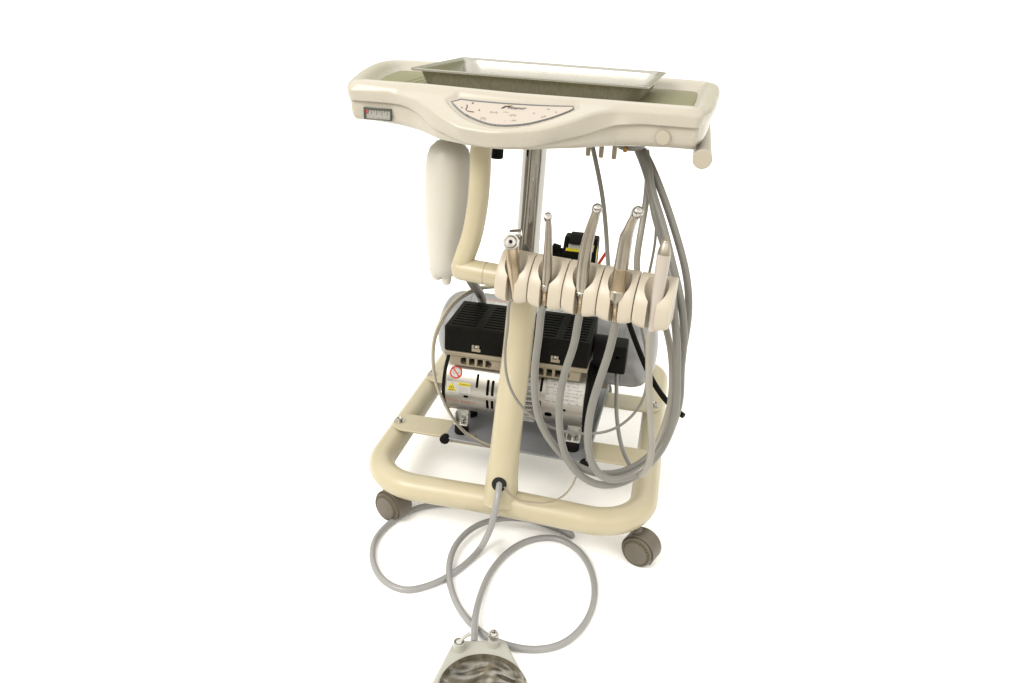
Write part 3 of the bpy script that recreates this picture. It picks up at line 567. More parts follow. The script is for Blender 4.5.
# arm that carries the instrument holder
tube('arm_upright', [(-.0470, .0, .715)]+PATHS['arm'][1:]+[(-.0795, 0, .497)], .0155, 'paint', cart, n=28)
bm = bmesh.new(); lathe(bm, (-.0905, 0, .4985), (.03, -.012, .4945), [(0, 0), (.0006, .010), (.004, .0150), (.010, .0172), (.0520, .0176), (.0524, .0168), (.0532, .0168), (.0536, .0176), (.115, .0176), (.115, 0)], 32); part(build('arm_crossbar', bm, 'paint', None, angle=60), cart)
tube('hose', [(-.0250, .045, .512), (.0, .047, .509), (.03, .05, .505)], .0055, 'pedalhose', cart)
tube('hose', PATHS['arm_hose'], .0085, 'hose', cart)

# ---- instrument holder, five units
HL, HR = Vector((-.004, -.028, .5490)), Vector((.2455, -.070, .5470)); HA = (HR-HL); SEG = HA.length/5; HA.normalize()
HD = Vector((HA.y, -HA.x, 0)).normalized(); HU = HA.cross(HD)*-1
if HU.z < 0: HU = -HU
def HP(k, a, d, h): return HL+HA*(SEG*k+a)+HD*d+HU*h
def holder_unit(k):
    prof = [(0, -.002), (.003, 0), (.016, -.002), (.029, -.0135), (.038, -.026), (.0425, -.037), (.0435, -.048), (.0435, -.060), (.0395, -.0675), (.030, -.070), (0, -.066)]
    bm = bmesh.new(); g = .0007; nA = 8; rings = []
    for j in range(nA+1):
        a = g+(SEG-2*g)*j/nA; tt = abs(2*j/nA-1)
        # lobed lower rim: the tongue ends are rounded
        rings.append([bm.verts.new(HP(k, a, d-(.0014 if h < -.03 else .0005)*tt**4*(d > .02), h+(.0045*tt**3 if h < -.055 else 0))) for d, h in prof])
    m = len(prof)
    for A, B in zip(rings, rings[1:]):
        for i in range(m): bm.faces.new((A[i], A[(i+1) % m], B[(i+1) % m], B[i]))
    bm.faces.new(rings[0]); bm.faces.new(rings[-1][::-1])
    o = build('holder_unit', bm, 'holder', None, angle=35, bevel=.0010, seg=2)
    bake(o, 35)
    c0 = HP(k, SEG*.5+.001, .026, .012); c1 = HP(k, SEG*.5, .0330, -.052)
    bm = bmesh.new(); lathe(bm, c0, c1, [(0, .0182), (.012, .0178), (.030, .0148), (.046, .0092), (.056, .0062), (.062, .0058), (.09, .0058)], 48); A = build('c', bm, None, None)
    bm = bmesh.new(); pr = [(SEG*.5-.0062, .03), (SEG*.5+.0062, .03), (SEG*.5+.0062, .09), (SEG*.5-.0062, .09)]
    prism(bm, pr, -.11, -.005, lambda u, v, h: HP(k, u, v, h)); B = build('c', bm, None, None)
    cut(o, [A, B], 38); part(o, cart); return o
for k in range(5): holder_unit(k)

# ------------------------------------------------------------------ steel tray on the table
tray = empty('steel_tray', 'shallow rectangular stainless steel tray lying on the cart table top', 'tray', (.0060, .1504, .7505))
def rrect(w, d, r, z, n=7):
    out = []
    for sx, sy, a0 in ((1, 1, 0), (-1, 1, 90), (-1, -1, 180), (1, -1, 270)):
        for k in range(n+1): a = math.radians(a0+90*k/n); out.append((sx*(w/2-r)+r*math.cos(a), sy*(d/2-r)+r*math.sin(a), z))
    return out
bm = bmesh.new(); rings = []
for w, d, r, z in ((0.2940, .188, .018, .0015), (0.3000, .194, .022, .0018), (0.3150, .209, .024, .0065), (0.3240, .218, .020, .0245), (0.3270, .221, .019, .0275), (0.3320, .226, .017, .0288), (0.3450, .239, .012, .0288), (0.3480, .2420, .011, .0282), (0.3482, .2422, .011, .0258),
        (0.3460, .2400, .0105, .0256), (0.3440, .238, .0105, .0270), (0.3320, .226, .016, .0274), (0.3285, .2225, .0185, .0258), (0.3170, .2110, .0245, .0060), (0.3010, .195, .022, .0004), (0.2960, .190, .018, .0001)):
    rings.append([bm.verts.new(p) for p in rrect(w, d, r, z)])
for A, B in zip(rings, rings[1:]):
    for i in range(len(A)): bm.faces.new((A[i], A[(i+1) % len(A)], B[(i+1) % len(A)], B[i]))
bm.faces.new(rings[0]); bm.faces.new(rings[-1][::-1]); OUTER = {v for r_ in rings[12:] for v in r_}
for f_ in bm.faces:
    if len(f_.verts) == 4 and any(v in OUTER for v in f_.verts) : f_.material_index = 1
tp = build('tray_pan', bm, 'steel', tray, angle=45); tp.data.materials.append(M['steel_lit']); tray.rotation_euler = (0, 0, math.radians(-3.66))

# ------------------------------------------------------------------ water bottle
bt, bb = Vector(PATHS['bottle_axis'][0]), Vector(PATHS['bottle_axis'][1]); BA = (bt-bb); BL = BA.length
bot = empty('water_bottle', 'milky white upside down plastic water bottle hanging left of the upright arm', 'bottle', bb)
bm = bmesh.new(); S = BL/.2275
lathe(bm, bb+Vector((.002, 0, 0)), bt+Vector((.003, 0, 0)), [(.012, .016), (.014, .0195), (.03, .0245), (.06, .0288), (.10, .0325), (.15, .0346), (.178, .0352), (.200, .0335), (.213, .0290), (.222, .020), (.2265, .0100), (.2275, 0)], 48)
part(build('bottle_body', bm, 'bottle', None, angle=70), bot)
bm = bmesh.new(); lathe(bm, bt+Vector((.003, .004, -.006)), bt+Vector((.003, .004, 1)), [(0, .012), (.012, .012), (.013, .015), (.036, .015)], 28); part(build('bottle_mount', bm, 'plastic', None), bot)
for dx, dz, r in ((-.0070, .004, .0085), (.0085, -.003, .0072)):
    bm = bmesh.new(); p = bb+Vector((dx, -.004, .022)); lathe(bm, p, p+Vector((0, 0, -1)), [(0, r*1.5), (.010, r*1.2), (.018-dz, r), (.0215-dz, r*.8), (.0215-dz, 0)], 24); part(build('bottle_foot', bm, 'bottle', None, angle=50), bot)

# ------------------------------------------------------------------ air compressor
comp = empty('air_compressor', 'twin head oil free air compressor with black slotted covers on grey base plate', 'compressor', (0, .2, .1142))
CYC, CZC, CR = .18, .221, .0612
def slab(poly, z0, z1, name, m, parent, bevel=.001):
    bm = bmesh.new(); prism(bm, poly, z0, z1); o = build(name, bm, m, None, bevel=bevel); part(o, parent); return o
bpl = slab([(-.1385, .124), (.131, .112), (.139, .414), (-.132, .42)], .1142, .1180, 'base_plate', 'greyplate', comp)
bm = bmesh.new(); prism(bm, [(.1300, .112), (.134, .112), (.142, .414), (.1385, .414)], .118, .130); o = build('side_flange', bm, 'greyplate', None, bevel=.0008); o.parent = bpl; o.matrix_parent_inverse = Matrix()
for x, y in ((-.137, .130), (.128, .118)):
    bm = bmesh.new(); lathe(bm, (x, y+.004, .1135), (x, y-.05, .1130), [(0, .0075), (.006, .0090), (.012, .0092), (.0135, .0080), (.0135, 0)], 24); o = build('end_plug', bm, 'rubber', None); o.parent = bpl
def CYLMAP(u, z, h):
    """u = position along the motor, z = height above its axis measured round the shell"""
    th = z/CR; return (u, CYC-(CR+h)*math.cos(th), CZC+(CR+h)*math.sin(th))
def housing(x0, x1, slots, holes):
    bm = bmesh.new(); L = x1-x0
    lathe(bm, (x0, CYC, CZC), (x1, CYC, CZC), [(0, CR-.0035), (0, CR), (L, CR), (L, CR-.0035), (0, CR-.0035)][:4], 72)
    # hollow shell
    bmesh.ops.delete(bm, geom=[f for f in bm.faces if len(f.verts) > 4], context='FACES')
    o = build('motor_housing', bm, 'alu', None, angle=40)
    s = o.modifiers.new('s', 'SOLIDIFY'); s.thickness = .0018; s.offset = -1; bake(o, 40)
    cs = []
    for u, z, w, h in slots+holes:
        b = bmesh.new(); prism(b, capsule2d(u, z, w, h), -.012, .01, lambda a, c, d: CYLMAP(a, c, d)); cs.append(build('c', b, None, None))
    cut(o, cs, 40); part(o, comp)
    bm = bmesh.new(); lathe(bm, (x0+.001, CYC, CZC), (x1, CYC, CZC), [(0, CR-.012), (L-.002, CR-.012)], 48); c = build('slot_shade_core', bm, 'hole', None); c.parent = o; c.matrix_parent_inverse = o.matrix_world.inverted() if False else Matrix();  # dark inner cylinder stands for the shade behind the slots
    return o
def arc_(z): # height above the axis -> distance round the shell
    return CR*math.asin(max(-1, min(1, (z-CZC)/CR)))
hl = housing(-.138, -.018, [(-.0772, arc_(.2455), .0046, .026), (-.0572, arc_(.2360), .0052, .030), (-.0482, arc_(.2360), .0052, .030), (-.0572, arc_(.2010), .0050, .023), (-.0482, arc_(.2010), .0050, .023)], [(-.0970, arc_(.2130), .0092, .0056), (-.078, arc_(.180), .008, .004)])
hr = housing(.026, .118, [(.0385, arc_(.2540), .0046, .026), (.0385, arc_(.219), .0044, .016)], [(.0830, arc_(.214), .0060, .0055), (.0545, arc_(.199), .0145, .0115)])
for o in (hl, hr):
    for c in o.children: c.matrix_parent_inverse = Matrix.Translation(-Vector((0, 0, 0)))
for x in (-.1395, .1185):
    bm = bmesh.new(); lathe(bm, (x-.0025, CYC, CZC), (x+.0035, CYC, CZC), [(0, CR-.02), (0, CR+.0012), (.006, CR+.0012), (.006, CR-.02)], 64); part(build('end_ring', bm, 'black', None), comp)
bm = bmesh.new(); lathe(bm, (.122, CYC, CZC), (.2, CYC, CZC), [(0, CR-.004), (.010, CR-.006), (.013, CR-.014), (.013, 0)], 48); part(build('end_cap', bm, 'black', None), comp)
# ribbed centre casting
bm = bmesh.new(); lathe(bm, (-.018, CYC, CZC-.002), (.026, CYC, CZC-.002), [(0, CR-.006), (.044, CR-.006)], 64)
for k in range(26):
    t = math.radians(-150+k*8.5); c = Vector((.004, CYC-math.cos(t)*(CR-.002), CZC+math.sin(t)*(CR-.002)))
    box(bm, c, (.042, .012, .0026), Matrix.Rotation(-t, 3, 'X'))
part(build('cooling_fins', bm, 'castalu', None, bevel=.0006, angle=30), comp)
# head covers
def cover(x0, x1):
    y0, y1, z0, z1 = .1185, .246, .3010, .3480
    bm = bmesh.new(); box(bm, ((x0+x1)/2, (y0+y1)/2, (z0+z1)/2), (x1-x0, y1-y0, z1-z0)); o = build('head_cover', bm, 'black', None, bevel=.0028, seg=3); bake(o, 35)
    cs = []; mx = (x0+x1)/2+.002; gw = .0065
    for (a, b) in ((x0+.009, mx-gw), (mx+gw, x1-.008)):
        for k in range(9):
            y = y0+.0135+k*.0118; c = bmesh.new(); box(c, ((a+b)/2, y, z1), (b-a, .0052, .016)); cs.append(build('c', c, None, None))
    cx = (x0+x1)/2-.0005
    c = bmesh.new(); box(c, (cx, y0, z0+.010), (.0165, .010, .0130)); cs.append(build('c', c, None, None))
    cut(o, cs, 35); part(o, comp)
    # metal glints of the cylinder head under the slots
    for a in (x0+.02, mx+.018):
        for yy in (.137, .149):
            b = bmesh.new(); lathe(b, (a, yy, z1-.0062), (a+.028, yy+.002, z1-.0062), [(0, .0022), (.024, .0022)], 10); q = build('head_rod', b, 'chrome', None); q.parent = o
    # latch
    b = bmesh.new(); box(b, (cx, y0+.0012, z0+.0065), (.0160, .003, .0055)); box(b, (cx-.0062, y0+.0012, z0+.0128), (.0035, .003, .0070)); box(b, (cx+.0040, y0+.0012, z0+.0128), (.0030, .003, .0070))
    q = build('latch', b, 'tan', None, bevel=.0004); q.parent = o
    b = bmesh.new(); lathe(b, (cx-.001, y0+.004, z0+.0125), (cx-.001, 0, z0+.0125), [(0, .0042), (.0015, .0042), (.002, .0034), (.002, 0)], 20); q = build('latch_pin', b, 'chrome', None); q.parent = o
    return o
cover(-.1385, -.021); cover(.0045, .1175)
for x0, x1 in ((-.1385, -.019), (.0045, .1170)):
    hp_ = obox('head_plate', (x0+.001, .1175, .2925), (x1, .2465, .3004), 'tan', comp, bevel=.0012)
    bm = bmesh.new(); a, b = x0+.010, x1-.012; box(bm, ((a+b)/2, .150, .2820), (b-a, .056, .0204)); o = build('vent_block', bm, 'tan', None, bevel=.002, seg=2); bake(o, 35)
    cs = []
    wm = (a+b)/2
    for j, w in enumerate((-.0235, -.0085, .0065, .0215)):
        c = bmesh.new(); u = wm+w; hw = .0052; zl, zh = .2755, .2890; za, zm, zc_ = zl+.002, (zl+zh)/2, zh-.002
        pts = [(u-hw, zl), (u+hw, zl), (u+hw, zh), (u-hw, zh)]
        if j == 0: pts = [(u+hw, zl), (u+hw, zh), (u-.002, zh), (u-hw, zc_), (u-hw-.001, zm), (u-hw, za), (u-.002, zl)]
        if j == 3: pts = [(u-hw, zl), (u+.002, zl), (u+hw, za), (u+hw+.001, zm), (u+hw, zc_), (u+.002, zh), (u-hw, zh)]
        prism(c, pts, .10, .145, lambda uu, vv, hh: (uu, hh, vv)); cs.append(build('c', c, None, None))
    cut(o, cs, 35); part(o, comp)
    bm = bmesh.new(); box(bm, (wm, .1440, .2822), (.062, .002, .0133)); q = build('vent_shade_back', bm, 'hole', None); q.parent = o  # dark plate standing for the shade inside the vent windows
    for dx in (-.021, .021):
        bm = bmesh.new(); lathe(bm, (wm+dx, .1425, .2790), (wm+dx, 0, .2790), [(0, .0032), (.004, .0032), (.0045, .002), (.0045, 0)], 14); q = build('vent_screw', bm, 'castalu', None); q.parent = o
# feet
for x, y in ((-.112, .152), (.100, .152), (-.112, .222), (.100, .222)):
    bm = bmesh.new(); lathe(bm, (x, y, .1182), (x, y, 1), [(0, .0125), (.002, .0132), (.017, .0132), (.0185, .0120), (.0185, 0)], 28); f = build('rubber_foot', bm, 'rubber', None); part(f, comp)
    bm = bmesh.new(); box(bm, (x, y, .1388), (.027, .020, .0034)); box(bm, (x-.0118, y+.004, .1475), (.0030, .018, .020)); box(bm, (x+.0118, y+.004, .1475), (.0030, .018, .020)); box(bm, (x, y+.009, .152), (.024, .003, .026))
    q = build('foot_bracket', bm, 'castalu', None, bevel=.001); q.parent = f
    bm = bmesh.new(); lathe(bm, (x, y-.001, .1405), (x, y-.001, 1), [(0, .0085), (.0015, .0085), (.0016, .006), (.006, .006), (.007, .0048), (.007, 0)], 24); q = build('foot_bolt', bm, 'chrome', None, angle=30); q.parent = f
obox('base_tab', (-.103, .140, .1182), (-.082, .1425, .1225), 'tan', comp, bevel=.0004)
# capacitor box at the right end
bm = bmesh.new(); box(bm, (.1590, .196, .2985), (.040, .050, .052)); o = build('capacitor_box', bm, 'black', None, bevel=.004, seg=3); bake(o, 35)
c = bmesh.new(); lathe(c, (.163, .160, .3050), (.163, .19, .3050), [(0, .0030), (.03, .0030)], 20); cc = build('c', c, None, None); cut(o, [cc], 35); part(o, comp)
bm = bmesh.new(); lathe(bm, (.120, .20, .300), (.14, .20, .300), [(0, .031), (.022, .031), (.0235, .029), (.0235, 0)], 40); q = build('capacitor_end', bm, 'rubber', None); q.parent = o
# stickers on the left housing
bm = bmesh.new(); cu, cv, R1, R0 = -.1185, arc_(.2545), .0118, .0093
for k in range(36):
    a, b = 2*math.pi*k/36, 2*math.pi*(k+1)/36
    sheet(bm, [(cu+R1*math.cos(a), cv+R1*math.sin(a)), (cu+R1*math.cos(b), cv+R1*math.sin(b)), (cu+R0*math.cos(b), cv+R0*math.sin(b)), (cu+R0*math.cos(a), cv+R0*math.sin(a))], CYLMAP, .0006)
s_ = Vector((-.68, .73)).normalized(); sheet(bm, ribbon([(cu+s_.x*R0, cv+s_.y*R0), (cu, cv), (cu-s_.x*R0, cv-s_.y*R0)], .0026), CYLMAP, .0007)
o = sheetobj('prohibition_sign', bm, 'red', None); o.parent = hl
bm = bmesh.new(); sheet(bm, [(cu+R0*math.cos(2*math.pi*k/30), cv+R0*math.sin(2*math.pi*k/30)) for k in range(30)], CYLMAP, .0003); o = sheetobj('sign_disc', bm, 'white', None); o.parent = hl
bm = bmesh.new(); sheet(bm, ribbon([(cu-.0065, cv+.003), (cu-.004, cv-.0035), (cu-.001, cv-.0035)], .0011), CYLMAP, .0005); sheet(bm, ribbon([(cu+.002, cv+.0005), (cu+.0075, cv+.0012)], .0011), CYLMAP, .0005); sheet(bm, ribbon([(cu+.003, cv-.003), (cu+.005, cv+.0005)], .0011), CYLMAP, .0005)
o = sheetobj('sign_tap', bm, 'greyink', None); o.parent = hl
w0 = arc_(.2175); w1 = arc_(.2395)
bm = bmesh.new(); sheet(bm, [(-.1335, w0), (-.0885, w0), (-.0885, w1), (-.1335, w1)], CYLMAP, .0003); o = sheetobj('warning_sticker', bm, 'white', None); o.parent = hl
tu, tv = -.1240, (w0+w1)/2+.0005
bm = bmesh.new(); sheet(bm, [(tu-.0095, tv-.0075), (tu+.0095, tv-.0075), (tu, tv+.0095)], CYLMAP, .0006); sheet(bm, [(-.1115, w1-.0065), (-.0895, w1-.0065), (-.0895, w1-.0005), (-.1115, w1-.0005)], CYLMAP, .0006)
o = sheetobj('warning_triangle', bm, 'yellow', None); o.parent = hl
bm = bmesh.new()
for k in range(3):
    sheet(bm, ribbon([(tu-.0035+k*.003, tv-.003), (tu-.0025+k*.003, tv), (tu-.004+k*.003, tv+.002)], .0010), CYLMAP, .0009)
sheet(bm, ribbon([(tu-.0055, tv-.0052), (tu+.0055, tv-.0052)], .0010), CYLMAP, .0009)
text(bm, "WARNING", -.1005, w1-.0035, .0040, CYLMAP, .0009)
o = sheetobj('warning_lettering', bm, 'ink', None); o.parent = hl
bm = bmesh.new()
for k in range(4):
    y = w0+.0025+k*.0032; x = -.1105
    while x < -.092:
        l = random.uniform(.002, .005); sheet(bm, ribbon([(x, y), (min(x+l, -.0905), y)], .0010), CYLMAP, .0006); x += l+.001
o = sheetobj('small_print', bm, 'greyink', None); o.parent = hl
bm = bmesh.new(); text(bm, "SINGO GROUP", -.1080, arc_(.2000), .0066, CYLMAP, .0006, sx=1.25, ang=-.05); o = sheetobj('maker_name', bm, 'palered', None); o.parent = hl
bm = bmesh.new()
a0, a1, v0, v1 = .0465, .1150, arc_(.2270), arc_(.2640)
sheet(bm, [(a0, v0), (a1, v0), (a1, v1), (a0, v1)], CYLMAP, .0003); o = sheetobj('rating_plate', bm, 'white', None); o['label'] = 'silver rating plate with rows of small print'; o.parent = hr
bm = bmesh.new()
for k in range(7):
    y = v1-.004-k*(v1-v0-.006)/6; x = a0+.003
    while x < a1-.006:
        l = random.uniform(.002, .008)
        if random.random() < .72: sheet(bm, ribbon([(x, y), (min(x+l, a1-.002), y)], .0014 if k < 6 else .0020), CYLMAP, .0006)
        x += l+random.uniform(.001, .003)
for x in (.061, .074, .088, .103): sheet(bm, ribbon([(x, v0+.004), (x, v1-.003)], .0004), CYLMAP, .0006)
for y in (v0+.006, v0+.016, v0+.026): sheet(bm, ribbon([(a0+.002, y), (a1-.002, y)], .0004), CYLMAP, .0006)
o = sheetobj('rating_print', bm, 'greyink', None); o.parent = hr
# stickers were built in world coordinates
for h in (hl, hr):
    for c in h.children: c.matrix_parent_inverse = Matrix()

# ------------------------------------------------------------------ air tank
tank = empty('air_tank', 'horizontal silver grey air tank lying behind the compressor', 'air tank', (0, .36, .1182))
TY, TZ, TR = .36, .242, .0765
bm = bmesh.new(); prof = [(0, 0), (.0008, .022), (.005, .044), (.013, .060), (.024, .0705), (.036, TR-.0012), (.044, TR), (.062, TR), (.0628, TR+.0011), (.066, TR+.0011), (.0668, TR)]
Lt = .447; prof = prof+[(Lt-h, r) for h, r in prof[::-1]]
lathe(bm, (-.2145, TY, TZ), (.2325, TY, TZ), prof, 72); part(build('tank_shell', bm, 'tank', None, angle=35), tank)
for x in (-.12, .12):
    bm = bmesh.new(); prism(bm, [(TY-.05, .1182), (TY+.05, .1182), (TY+.05, .19), (TY-.05, .19)], x-.0015, x+.0015, lambda u, v, h: (h, u, v)); part(build('tank_foot', bm, 'greyplate', None, bevel=.0008), tank)
def TM(u, a, h): t = a/TR; return (u, TY-(TR+h)*math.cos(t), TZ+(TR+h)*math.sin(t))
bm = bmesh.new(); sheet(bm, [(-.135, .025), (.080, .025), (.080, .104), (-.135, .104)], TM, .0004); lab = sheetobj('tank_label', bm, 'white', tank)
bm = bmesh.new()
for k in range(17):
    y = .030+k*.0042; x = -.130
    while x < .074:
        l = random.uniform(.004, .012)
        if random.random() < .65: sheet(bm, ribbon([(x, y), (min(x+l, .077), y)], .0013), TM, .0008)
        x += l+.003
o = sheetobj('label_print', bm, 'greyink', None); part(o, tank)
bm = bmesh.new(); sheet(bm, [(-.132, .1005), (-.02, .1005), (-.02, .1025), (-.132, .1025)], TM, .0009); o = sheetobj('label_stripe', bm, 'palered', None); part(o, tank)

# ------------------------------------------------------------------ pressure switch on top of the tank
sw = empty('pressure_switch', 'black pressure switch with yellow sticker and red lever above the tank', 'pressure switch', (.06, .36, .318))
bm = bmesh.new(); prism(bm, [(.332, .405), (.388, .405), (.388, .452), (.380, .462), (.352, .462), (.332, .436)], .0300, .0945, lambda u, v, h: (h, u, v)); part(build('switch_housing', bm, 'black', None, bevel=.003, seg=3), sw)
bm = bmesh.new(); prism(bm, [(.335, .452), (.385, .452), (.378, .466), (.355, .466)], .040, .086, lambda u, v, h: (h, u, v)); part(build('switch_cap', bm, 'black', None, bevel=.002), sw)
bm = bmesh.new(); lathe(bm, (.06, .36, .317), (.06, .36, .41), [(0, .014), (.03, .014), (.031, .02), (.089, .02)], 28); part(build('switch_stem', bm, 'castalu', None), sw)
yl = Vector((0, .352-.332, .462-.436)).normalized()
SWM = lambda u, v, h: Vector((u, .332, .436))+yl*v+Vector((0, -yl.z, yl.y))*(.0006+h)
bm = bmesh.new(); sheet(bm, [(.040, .006), (.088, .006), (.088, .018), (.040, .018)], SWM); part(sheetobj('switch_sticker', bm, 'white', None), sw)
bm = bmesh.new(); sheet(bm, [(.036, .003), (.062, .003), (.062, .009), (.036, .009)], SWM, .0004); sheet(bm, [(.072, .012), (.0885, .012), (.0885, .020), (.072, .020)], SWM, .0004); part(sheetobj('switch_warning', bm, 'yellow', None), sw)
bm = bmesh.new(); sheet(bm, [(.3340, .410), (.350, .410), (.350, .452), (.3340, .440)], lambda u, v, h: (.0948, u, v)); part(sheetobj('side_sticker', bm, 'yellow', None), sw)
tube('red_lever', [(.0975, .350, .410), (.104, .345, .424), (.1125, .340, .442)], .0030, 'red', sw, n=12)
bm = bmesh.new(); lathe(bm, (.030, .35, .425), (-.01, .345, .428), [(0, .013), (.010, .013), (.0105, .010), (.022, .010), (.0225, .012), (.030, .011), (.030, 0)], 20); part(build('cable_gland', bm, 'black', None), sw)
bm = bmesh.new(); lathe(bm, (.024, .345, .437), (-.01, .345, .445), [(0, .008), (.014, .008), (.016, .006), (.016, 0)], 20); part(build('switch_nut', bm, 'black', None), sw)

# ------------------------------------------------------------------ instruments
def inst(name, label, cat, p): return empty(name, label, cat, p)
def along(pts, t):
    P = [Vector(p) for p in pts]; L = [0]
    for a, b in zip(P, P[1:]): L.append(L[-1]+(b-a).length)
    t *= L[-1]; return Vector([np.interp(t, L, [p[i] for p in P]) for i in range(3)])
def hose(pts, r, m, root, start=None):
    P = [Vector(p) for p in pts]
    if start is not None: P = [Vector(start)]+P
    return tube('hose', P, r, m, root, n=14, smooth_n=9, rel=10)
# syringe
p = PATHS['syr']; t = inst('air_water_syringe', 'metal air water syringe with round button head, leftmost instrument in the holder', 'dental syringe', p[3])
tail = Vector(p[3])+Vector((.0006, 0, -.006))
bm = bmesh.new(); sweep(bm, catmull([Vector(p[0])+Vector((.0005, .006, -.006)), p[1], p[2], p[3], tail], 6), [.0095, .0092, .0088, .0084, .0066, .0052, .0045], 24); part(build('syringe_body', bm, 'brass', None), t)
hd = Vector(p[0]); toc = Vector((.12, -.93, .33)).normalized()
bm = bmesh.new(); lathe(bm, hd-toc*.010, hd+toc, [(0, 0), (0, .0105), (.010, .0118), (.013, .0112), (.0132, .0090), (.0165, .0085), (.0185, .0070), (.0188, .0030), (.0160, .0028), (.0160, 0)], 36); part(build('syringe_head', bm, 'chrome', None, angle=30), t)
bm = bmesh.new(); lathe(bm, hd+toc*.0061, hd+toc*2, [(0, .0026), (.0006, .0026), (.0006, 0)], 20); part(build('air_port', bm, 'hole', None), t)
bm = bmesh.new(); c = Vector(p[0])+Vector((.004, .010, .006)); lathe(bm, c+Vector((-.008, 0, .001)), c+Vector((1, .1, .15)), [(0, .0068), (.002, .0075), (.014, .0075), (.0165, .006), (.0165, 0)], 20); part(build('tip_collar', bm, 'chrome', None, angle=30), t)
hose(PATHS['syringe_hose'], .0021, 'greytube', t, tail)
# high speed handpieces
def coupling(a, b, r, root):
    bm = bmesh.new(); L = (Vector(b)-Vector(a)).length; lathe(bm, a, b, [(0, r*.9), (.001, r), (L*.45, r), (L*.47, r*.93), (L*.53, r*.93), (L*.55, r), (L, r), (L, 0)], 24); part(build('coupling', bm, 'brass', None), root)
p = PATHS['hp2']; t = inst('dental_handpiece', 'slim straight handpiece with tiny head, second instrument from the left in the holder', 'dental handpiece', p[-1])
bm = bmesh.new(); sweep(bm, catmull([p[0], p[1], p[2], p[3], p[4]], 8), [.0036, .0040, .0045, .0052, .0060, .0068, .0073, .0074, .0072], 24); part(build('handpiece_body', bm, 'satin', None), t)
h = Vector(p[0]); bm = bmesh.new(); ax = Vector((.15, -.75, .6)).normalized(); lathe(bm, h-ax*.007, h+ax, [(0, 0), (0, .0045), (.0015, .0058), (.010, .0058), (.0125, .0048), (.0132, .003), (.0132, 0)], 24); part(build('handpiece_head', bm, 'chrome', None, angle=35), t)
bm = bmesh.new(); lathe(bm, Vector(p[3]), Vector(p[4]), [(-.001, .0072), (0, .0078), (.002, .0078), (.003, .0072)], 24); part(build('grip_ring', bm, 'chrome', None), t)
coupling(p[4], p[5], .0052, t); hose(PATHS['h2_hose'], .0056, 'hose', t, p[5])
p = PATHS['hp3']; t = inst('dental_handpiece', 'long curved handpiece with ball shaped chrome head, middle instrument in the holder', 'dental handpiece', p[-1])
bm = bmesh.new(); sweep(bm, catmull([p[0], p[1], p[2], p[3], p[4]], 8), [.0046, .0054, .0062, .0072, .0080, .0086, .0090, .0090, .0082], 24); part(build('handpiece_body', bm, 'satin', None), t)
h = Vector(p[0]); ax = Vector((.2, -.7, .62)).normalized(); bm = bmesh.new(); lathe(bm, h-ax*.008, h+ax, [(0, 0), (0, .0055), (.002, .0070), (.009, .0072), (.0130, .0062), (.0155, .0040), (.0162, 0)], 24); part(build('handpiece_head', bm, 'chrome', None, angle=50), t)
bm = bmesh.new(); lathe(bm, Vector(p[4])+Vector((0, 0, .001)), Vector(p[5]), [(0, .0060), (.0015, .0076), (.0035, .0076), (.005, .0055)], 24); part(build('grip_ring', bm, 'chrome', None), t)
coupling(p[4], p[5], .0054, t); hose(PATHS['h3_hose'], .0056, 'hose', t, p[5])
bm = bmesh.new(); q = along(p, .78); lathe(bm, q, along(p, .80), [(0, .0089), (.001, .0094), (.002, .0089)], 24); part(build('groove_ring', bm, 'steel', None), t)
p = PATHS['hp4']; t = inst('contra_angle_handpiece', 'thick angled handpiece with elbow neck, fourth instrument from the left in the holder', 'dental handpiece', p[-1])
e0 = along(p, .04); bm = bmesh.new(); sweep(bm, [Vector(p[0]), p[1], Vector(p[1]).lerp(Vector(p[2]), .5), p[2], Vector(p[2]).lerp(Vector(p[3]), .12), Vector(p[2]).lerp(Vector(p[3]), .5), p[3]], [.0052, .0062, .0070, .0088, .0090, .0094, .0098], 28); part(build('angled_neck', bm, 'satin', None), t)
bm = bmesh.new(); L = (Vector(p[4])-Vector(p[3])).length; lathe(bm, p[3], p[4], [(0, .0090), (.0005, .0092), (.002, .0095), (L-.001, .0105), (L, .0110)], 28); part(build('motor_sleeve', bm, 'brass', None), t)
bm = bmesh.new(); L = (Vector(p[5])-Vector(p[4])).length; lathe(bm, p[4], p[5], [(0, .0105), (.001, .0112), (L*.7, .0112), (L*.95, .0085), (L+.003, .0058)], 28); part(build('motor_body', bm, 'satin', None, angle=25), t)
h = Vector(p[0]); ax = Vector((.35, -.62, .70)).normalized(); bm = bmesh.new(); lathe(bm, h-ax*.008, h+ax, [(0, 0), (0, .006), (.002, .0076), (.011, .0078), (.0150, .0068), (.0175, .0045), (.0182, 0)], 24); part(build('handpiece_head', bm, 'chrome', None, angle=50), t)
coupling(p[5], p[6], .0054, t); hose(PATHS['h4_hose'], .0058, 'hose', t, p[6])
